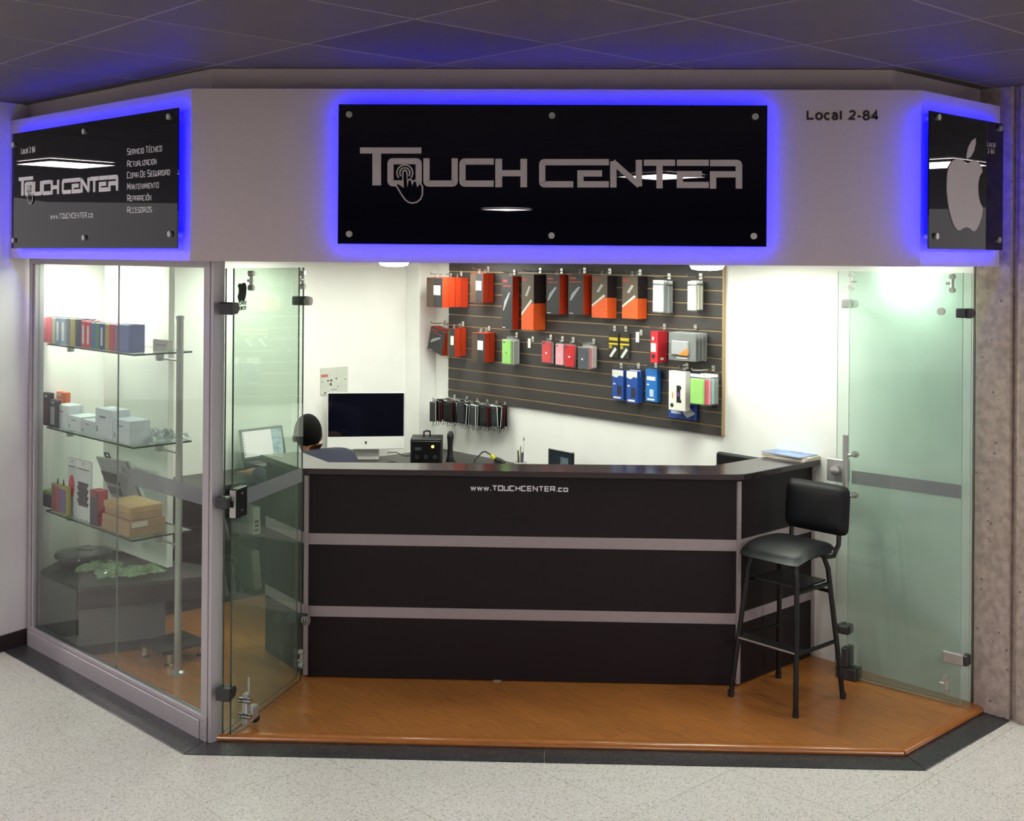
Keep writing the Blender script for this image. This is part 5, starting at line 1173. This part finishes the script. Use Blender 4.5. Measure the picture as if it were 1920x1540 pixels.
t = thing('tablet_case_pack', 'large grey tablet case pack leaning behind the cardboard boxes', 'package', F_L.world(ct_.x, .33, zs[2]), -A42)
pl_ = [(v.x - ct_.x, v.z - zs[2]) for v in q4]
mnz = min(z for x, z in pl_)
def PQ(u, v): # bilinear on the pack face
    a = Vector(pl_[0]).lerp(Vector(pl_[1]), u); b = Vector(pl_[3]).lerp(Vector(pl_[2]), u); c_ = a.lerp(b, v); return (c_.x, c_.y)
MB().xz([PQ(0, 0), PQ(1, 0), PQ(1, 1), PQ(0, 1)], 0, .02).build('card', C('a4a6aa'), t, bevel=.003)
MB().xz([PQ(.0, .35), PQ(.45, .38), PQ(.45, .66), PQ(.0, .62)], -.002, 0).build('dark_band', C('3c3e40'), t); MB().xz([PQ(.02, .72), PQ(.4, .74), PQ(.4, .92), PQ(.02, .9)], -.002, 0).build('dark_band', C('55575a'), t)
MB().xz([PQ(.72, .15), PQ(.84, .17), PQ(.84, .32), PQ(.72, .30)], -.002, 0).build('round_print', C('84868a'), t)
MB().xz([PQ(.93, .0), PQ(1.0, .0), PQ(1.0, 1.0), PQ(.93, 1)], -.003, 0).build('dark_edge', C('6c6e70'), t)
MB().stroke([PQ(.3, -.02), PQ(.3, -.12), PQ(.42, -.12), PQ(.42, -.02)], .008, .006, .012, closed=True).build('hang_hook', C('2c2c2c'), t)

# low bench with plastic things on top
bA, bB = FL + DL * 1.315 + INL * .02, Vector((-1.86, 1.165, 0))
bD = FL + DL * 1.79 + INL * .02; bC = bD + (bB - bA)
BZ = .405
bn = thing('low_bench', 'low dark bench behind the left window below the glass shelves', 'bench', (bA.x, bA.y, FZ), 0)
loc = lambda p: (p.x - bA.x, p.y - bA.y)
BENM = M('dark_grey_laminate', '3a3838', .4, noise=.08, nscale=8)
MB().prism([loc(p) for p in (bA, bB, FL + DL * 1.27 + INL * .72, FL + DL * 2.0 + INL * .5, FL + DL * 2.02 + INL * .3, bD)], BZ - FZ - .02, BZ - FZ).build('bench_top', BENM, bn, bevel=.002)
ex = (bB - bA).normalized(); ey = (bD - bA).normalized()
def bq(u, v): p = bA + ex * u + ey * v; return (p.x - bA.x, p.y - bA.y)
Lb = (bB - bA).length; Wb = (bD - bA).length
MB().prism([bq(.0, .0), bq(Lb, 0), bq(Lb, .02), bq(0, .02)], BZ - FZ - .115, BZ - FZ - .02).build('apron', M('black_apron', '0d0c0c', .5), bn)
MB().prism([bq(.0, .04), bq(Lb * .68, .04), bq(Lb * .68, Wb), bq(0, Wb)], .06, BZ - FZ - .02).build('cabinet_body', M('veiled_grey_cabinet', '5c5a5b', .45), bn)  # lighter grey holds the window glass's reflected veil in the colour
MB().prism([bq(.02, .06), bq(Lb * .66, .06), bq(Lb * .66, Wb - .02), bq(.02, Wb - .02)], 0, .06).build('plinth', M('black_apron', '0d0c0c', .5), bn)
tp_ = [Vector((-2.17, .945, 0)), Vector((-2.0, 1.15, 0)), Vector((-1.81, .99, 0)), Vector((-1.99, .80, 0))]
lb_ = thing('low_board', 'low dark brown board on short chrome legs beside the bench', 'board', (-1.99, .97, FZ), 0)
MB().prism([(p.x + 1.99, p.y - .97) for p in tp_], .066, .084).build('board', M('dark_brown_board', '150e0a', .6), lb_, bevel=.002)
for (x, y) in ((-1.965, .825), (-1.85, .985), (-2.0, 1.115), (-2.14, .95)): MB().lathe([(.026, 0), (.026, .01), (.017, .016), (.017, .066)], (x + 1.99, y - .97, 0), 14).build('leg', CHROME, lb_, smooth=True)
# round clear container lid and green bags
q = on_z(156, 1046, BZ + .03)
t = thing('clear_basin', 'round clear plastic basin on the low bench', 'basin', (q.x, q.y, BZ + .0004), 0)
MB().lathe([(.11, 0), (.13, .03), (.14, .05), (.152, .052), (.154, .046)], n=28).build('bowl', glass_mat('smoky_clear_plastic', 'b4b4b6', haze=.2, hcol='9a9a9e', rough=.05), t, smooth=True)
MB().lathe([(.154, .052), (.152, .062), (.13, .07), (.06, .072), (.001, .072)], n=28).build('lid', MATS['smoky_clear_plastic'], t, smooth=True)
MB().tube([(.04 * math.cos(a * .5 - .2), .04 * math.sin(a * .5) + .01, .074 + .012 * math.sin(a * PI / 6)) for a in range(7)], .004, 6).build('lid_handle', C('88888a', .2), t)
for k, (px, py, L, W, rz, lb) in enumerate(((186, 1068, .24, .15, .3, 'crumpled green plastic bag, rear one on the low bench'), (225, 1080, .25, .13, .5, 'crumpled green plastic bag in the middle of the low bench'), (268, 1078, .22, .13, .7, 'crumpled pale green plastic bag at the right of the low bench'))):
    q = on_z(px, py, BZ); t = thing('plastic_bag', lb, 'bag', (q.x, q.y, BZ + .001 + .004 * k), rz); crumple(t, L, W, .05, GREENB, 11 + k)

# ------------------------------------------------------------------ seated person
def skin(name, nodes, edges, mat, parent=None, sub=2):
    me = bpy.data.meshes.new(name); me.from_pydata([n[0] for n in nodes], edges, []); me.materials.append(mat)
    o = bpy.data.objects.new(name, me); COL.objects.link(o)
    if parent: o.parent = parent
    md = o.modifiers.new('skin', 'SKIN'); md.use_smooth_shade = True
    sv = me.skin_vertices[0].data
    for i, n in enumerate(nodes): sv[i].radius = n[1] if isinstance(n[1], tuple) else (n[1], n[1])
    sv[0].use_root = True
    s_ = o.modifiers.new('sub', 'SUBSURF'); s_.levels = sub; s_.render_levels = sub
    return o
hd_ = CAM + ray(577, 818) * 7.12
fv = Vector((-.72, .69, 0)).normalized(); rv = Vector((fv.y, -fv.x, 0))
pr = thing('person', 'person in a dark blue shirt seated at the desk, facing the laptop with back turned', 'person', (hd_.x, hd_.y, FZ), 0)
HZ = hd_.z - FZ
def pp_(f_, r_, z): return tuple(fv * f_ + rv * r_ + Vector((0, 0, z)))
SKINM = M('brown_skin', '9a6a4a', .5, noise=.05, nscale=20); SHIRT = M('navy_shirt', '12162f', .8, noise=.12, nscale=14, bump=.1); HAIR = M('black_hair', '0c0a09', .85, spec=.15, noise=.2, nscale=60, bump=.4); PANTS = M('dark_trousers', '23252e', .8)
pel, chest, shl = -.40, -.17, HZ - .115
hand = on_z(466, 888, DZ + .03); hl = Vector((hand.x - hd_.x, hand.y - hd_.y, 0)); hf, hr = hl.dot(fv), hl.dot(rv)
N = [(pp_(pel, 0, .50), .15), (pp_(-.34, 0, .66), .14), (pp_(chest, 0, HZ - .20), (.14, .12)), (pp_(-.09, 0, HZ - .12), .07), (pp_(-.045, 0, HZ - .085), .055), (pp_(.01, 0, HZ - .035), .064), (pp_(.008, 0, HZ + .03), .074), (pp_(.0, 0, HZ + .08), .055),
     (pp_(chest + .03, .17, shl - .03), .065), (pp_(-.10, .27, HZ - .33), .048), (pp_(.12, .20, DZ - FZ + .045), .036), (pp_(.21, .13, DZ - FZ + .035), .028),
     (pp_(chest + .03, -.17, shl - .03), .065), (pp_(hf * .35 - .06, hr * .9 - .03, HZ - .33), .048), (pp_(hf - .10, hr - .0, DZ - FZ + .045), .036), (pp_(hf, hr, DZ - FZ + .035), .03),
     (pp_(-.32, .09, .46), .085), (pp_(.02, .12, .47), .062), (pp_(.02, .12, .08), .045), (pp_(.12, .12, .04), .035), (pp_(-.32, -.09, .46), .085), (pp_(.02, -.12, .47), .062), (pp_(.02, -.12, .08), .045), (pp_(.12, -.12, .04), .035)]
E_ = [(0, 1), (1, 2), (2, 3), (3, 4), (4, 5), (5, 6), (6, 7), (2, 8), (8, 9), (9, 10), (10, 11), (2, 12), (12, 13), (13, 14), (14, 15), (0, 16), (16, 17), (17, 18), (18, 19), (0, 20), (20, 21), (21, 22), (22, 23)]
# fingers on both hands
for base, (f0, r0_) in ((11, (.21, .13)), (15, (hf, hr))):
    for k, (dr, L) in enumerate(((-.026, .055), (-.009, .07), (.009, .065), (.026, .05))):
        i0 = len(N); N += [(pp_(f0 + .03, r0_ + dr, DZ - FZ + .034), .0095), (pp_(f0 + .03 + L * .6, r0_ + dr * 1.15, DZ - FZ + .03), .0085), (pp_(f0 + .03 + L, r0_ + dr * 1.2, DZ - FZ + .016), .007)]
        E_ += [(base, i0), (i0, i0 + 1), (i0 + 1, i0 + 2)]
    sg = 1 if base == 15 else -1
    i0 = len(N); N += [(pp_(f0 - .005, r0_ + sg * .035, DZ - FZ + .028), .010), (pp_(f0 + .03, r0_ + sg * .05, DZ - FZ + .018), .008)]; E_ += [(base, i0), (i0, i0 + 1)]
body = skin('body', N, E_, SKINM, pr)
SN = [(N[0][0], .17), (N[1][0], .165), (N[2][0], (.172, .14)), (pp_(-.09, 0, HZ - .105), .07), (N[8][0], .082), (N[9][0], .064), (pp_(.06, .22, DZ - FZ + .06), .05), (N[12][0], .082), (N[13][0], .064), (pp_(hf - .08, hr, DZ - FZ + .055), .05)]
skin('shirt', SN, [(0, 1), (1, 2), (2, 3), (2, 4), (4, 5), (5, 6), (2, 7), (7, 8), (8, 9)], SHIRT, pr)
TN = [(N[0][0], .165), (N[16][0], .1), (N[17][0], .075), (pp_(.02, .12, .14), .06), (N[20][0], .1), (N[21][0], .075), (pp_(.02, -.12, .14), .06)]
skin('trousers', TN, [(0, 1), (1, 2), (2, 3), (0, 4), (4, 5), (5, 6)], PANTS, pr)
# hair cap: covers crown and back of the head down to the nape
hvf = Vector((-.42, .91, 0)).normalized(); hvr = Vector((hvf.y, -hvf.x, 0))
def hp_(f_, r_, z): return tuple(hvf * f_ + hvr * r_ + Vector((0, 0, z)))
hm = MB(); vs = []; nU, nV = 24, 12
for j in range(nV + 1):
    for i in range(nU):
        a = 2 * PI * i / nU; t_ = j / nV
        low = 2.15 if math.cos(a) < -.15 else (2.15 - 1.05 * (math.cos(a) + .15) / 1.15)
        th_ = t_ * low; k_ = 1 if th_ < 1.6 else 1 - .22 * (th_ - 1.6)
        f_ = .098 * math.sin(th_) * math.cos(a) * k_ - .005; s_ = .078 * math.sin(th_) * math.sin(a) * k_; z = .112 * math.cos(th_)
        vs.append(hp_(f_, s_, HZ + .018 + z))
hm.add(vs, [(j * nU + i, j * nU + (i + 1) % nU, (j + 1) * nU + (i + 1) % nU, (j + 1) * nU + i) for j in range(nV) for i in range(nU)])
ho = hm.build('hair', HAIR, pr, smooth='all'); md = ho.modifiers.new('thick', 'SOLIDIFY'); md.thickness = .006; md.offset = 1
for s_ in (-1, 1):
    e_ = MB(); e_.ball(hp_(.005, s_ * .079, HZ - .005), (.014, .014, .03), 10); e_.build('ear', SKINM, pr, smooth='all')
    e_ = MB(); e_.ball(hp_(.072, s_ * .03, HZ + .012), .011, 8); e_.build('eye', C('e8e4e0'), pr, smooth='all')
    MB().tube([hp_(.078, s_ * .016, HZ + .033), hp_(.08, s_ * .03, HZ + .036), hp_(.07, s_ * .044, HZ + .032)], .004, 6).build('eyebrow', HAIR, pr)
MB().tube([hp_(.074, 0, HZ + .015), hp_(.094, 0, HZ - .012), hp_(.078, 0, HZ - .024)], [.009, .015, .008], 8).build('nose', SKINM, pr, smooth='all')
MB().tube([hp_(.068, -.022, HZ - .052), hp_(.078, 0, HZ - .05), hp_(.068, .022, HZ - .052)], .006, 6).build('mouth', C('7a4438'), pr, smooth='all')
for s_ in (-1, 1):
    MB().tube([pp_(-.03, s_ * .12, .032), pp_(.06, s_ * .12, .03), pp_(.17, s_ * .12, .024)], [.04, .038, .026], 10).build('shoe', C('1a1a1c'), pr, smooth='all')
sc2 = thing('swivel_stool', 'dark swivel stool under the seated person', 'stool', (hd_.x + fv.x * (pel + .03), hd_.y + fv.y * (pel + .03), FZ), 0)
MB().lathe([(.17, .25), (.18, .27), (.18, .30), (.16, .315), (.001, .32)], n=20).build('seat', PADM, sc2, smooth=True); MB().cyl((0, 0, .03), (0, 0, .25), .025).build('column', LEGM, sc2, smooth=True); MB().lathe([(.2, 0), (.2, .015), (.03, .035)], n=20).build('base', LEGM, sc2, smooth=True)
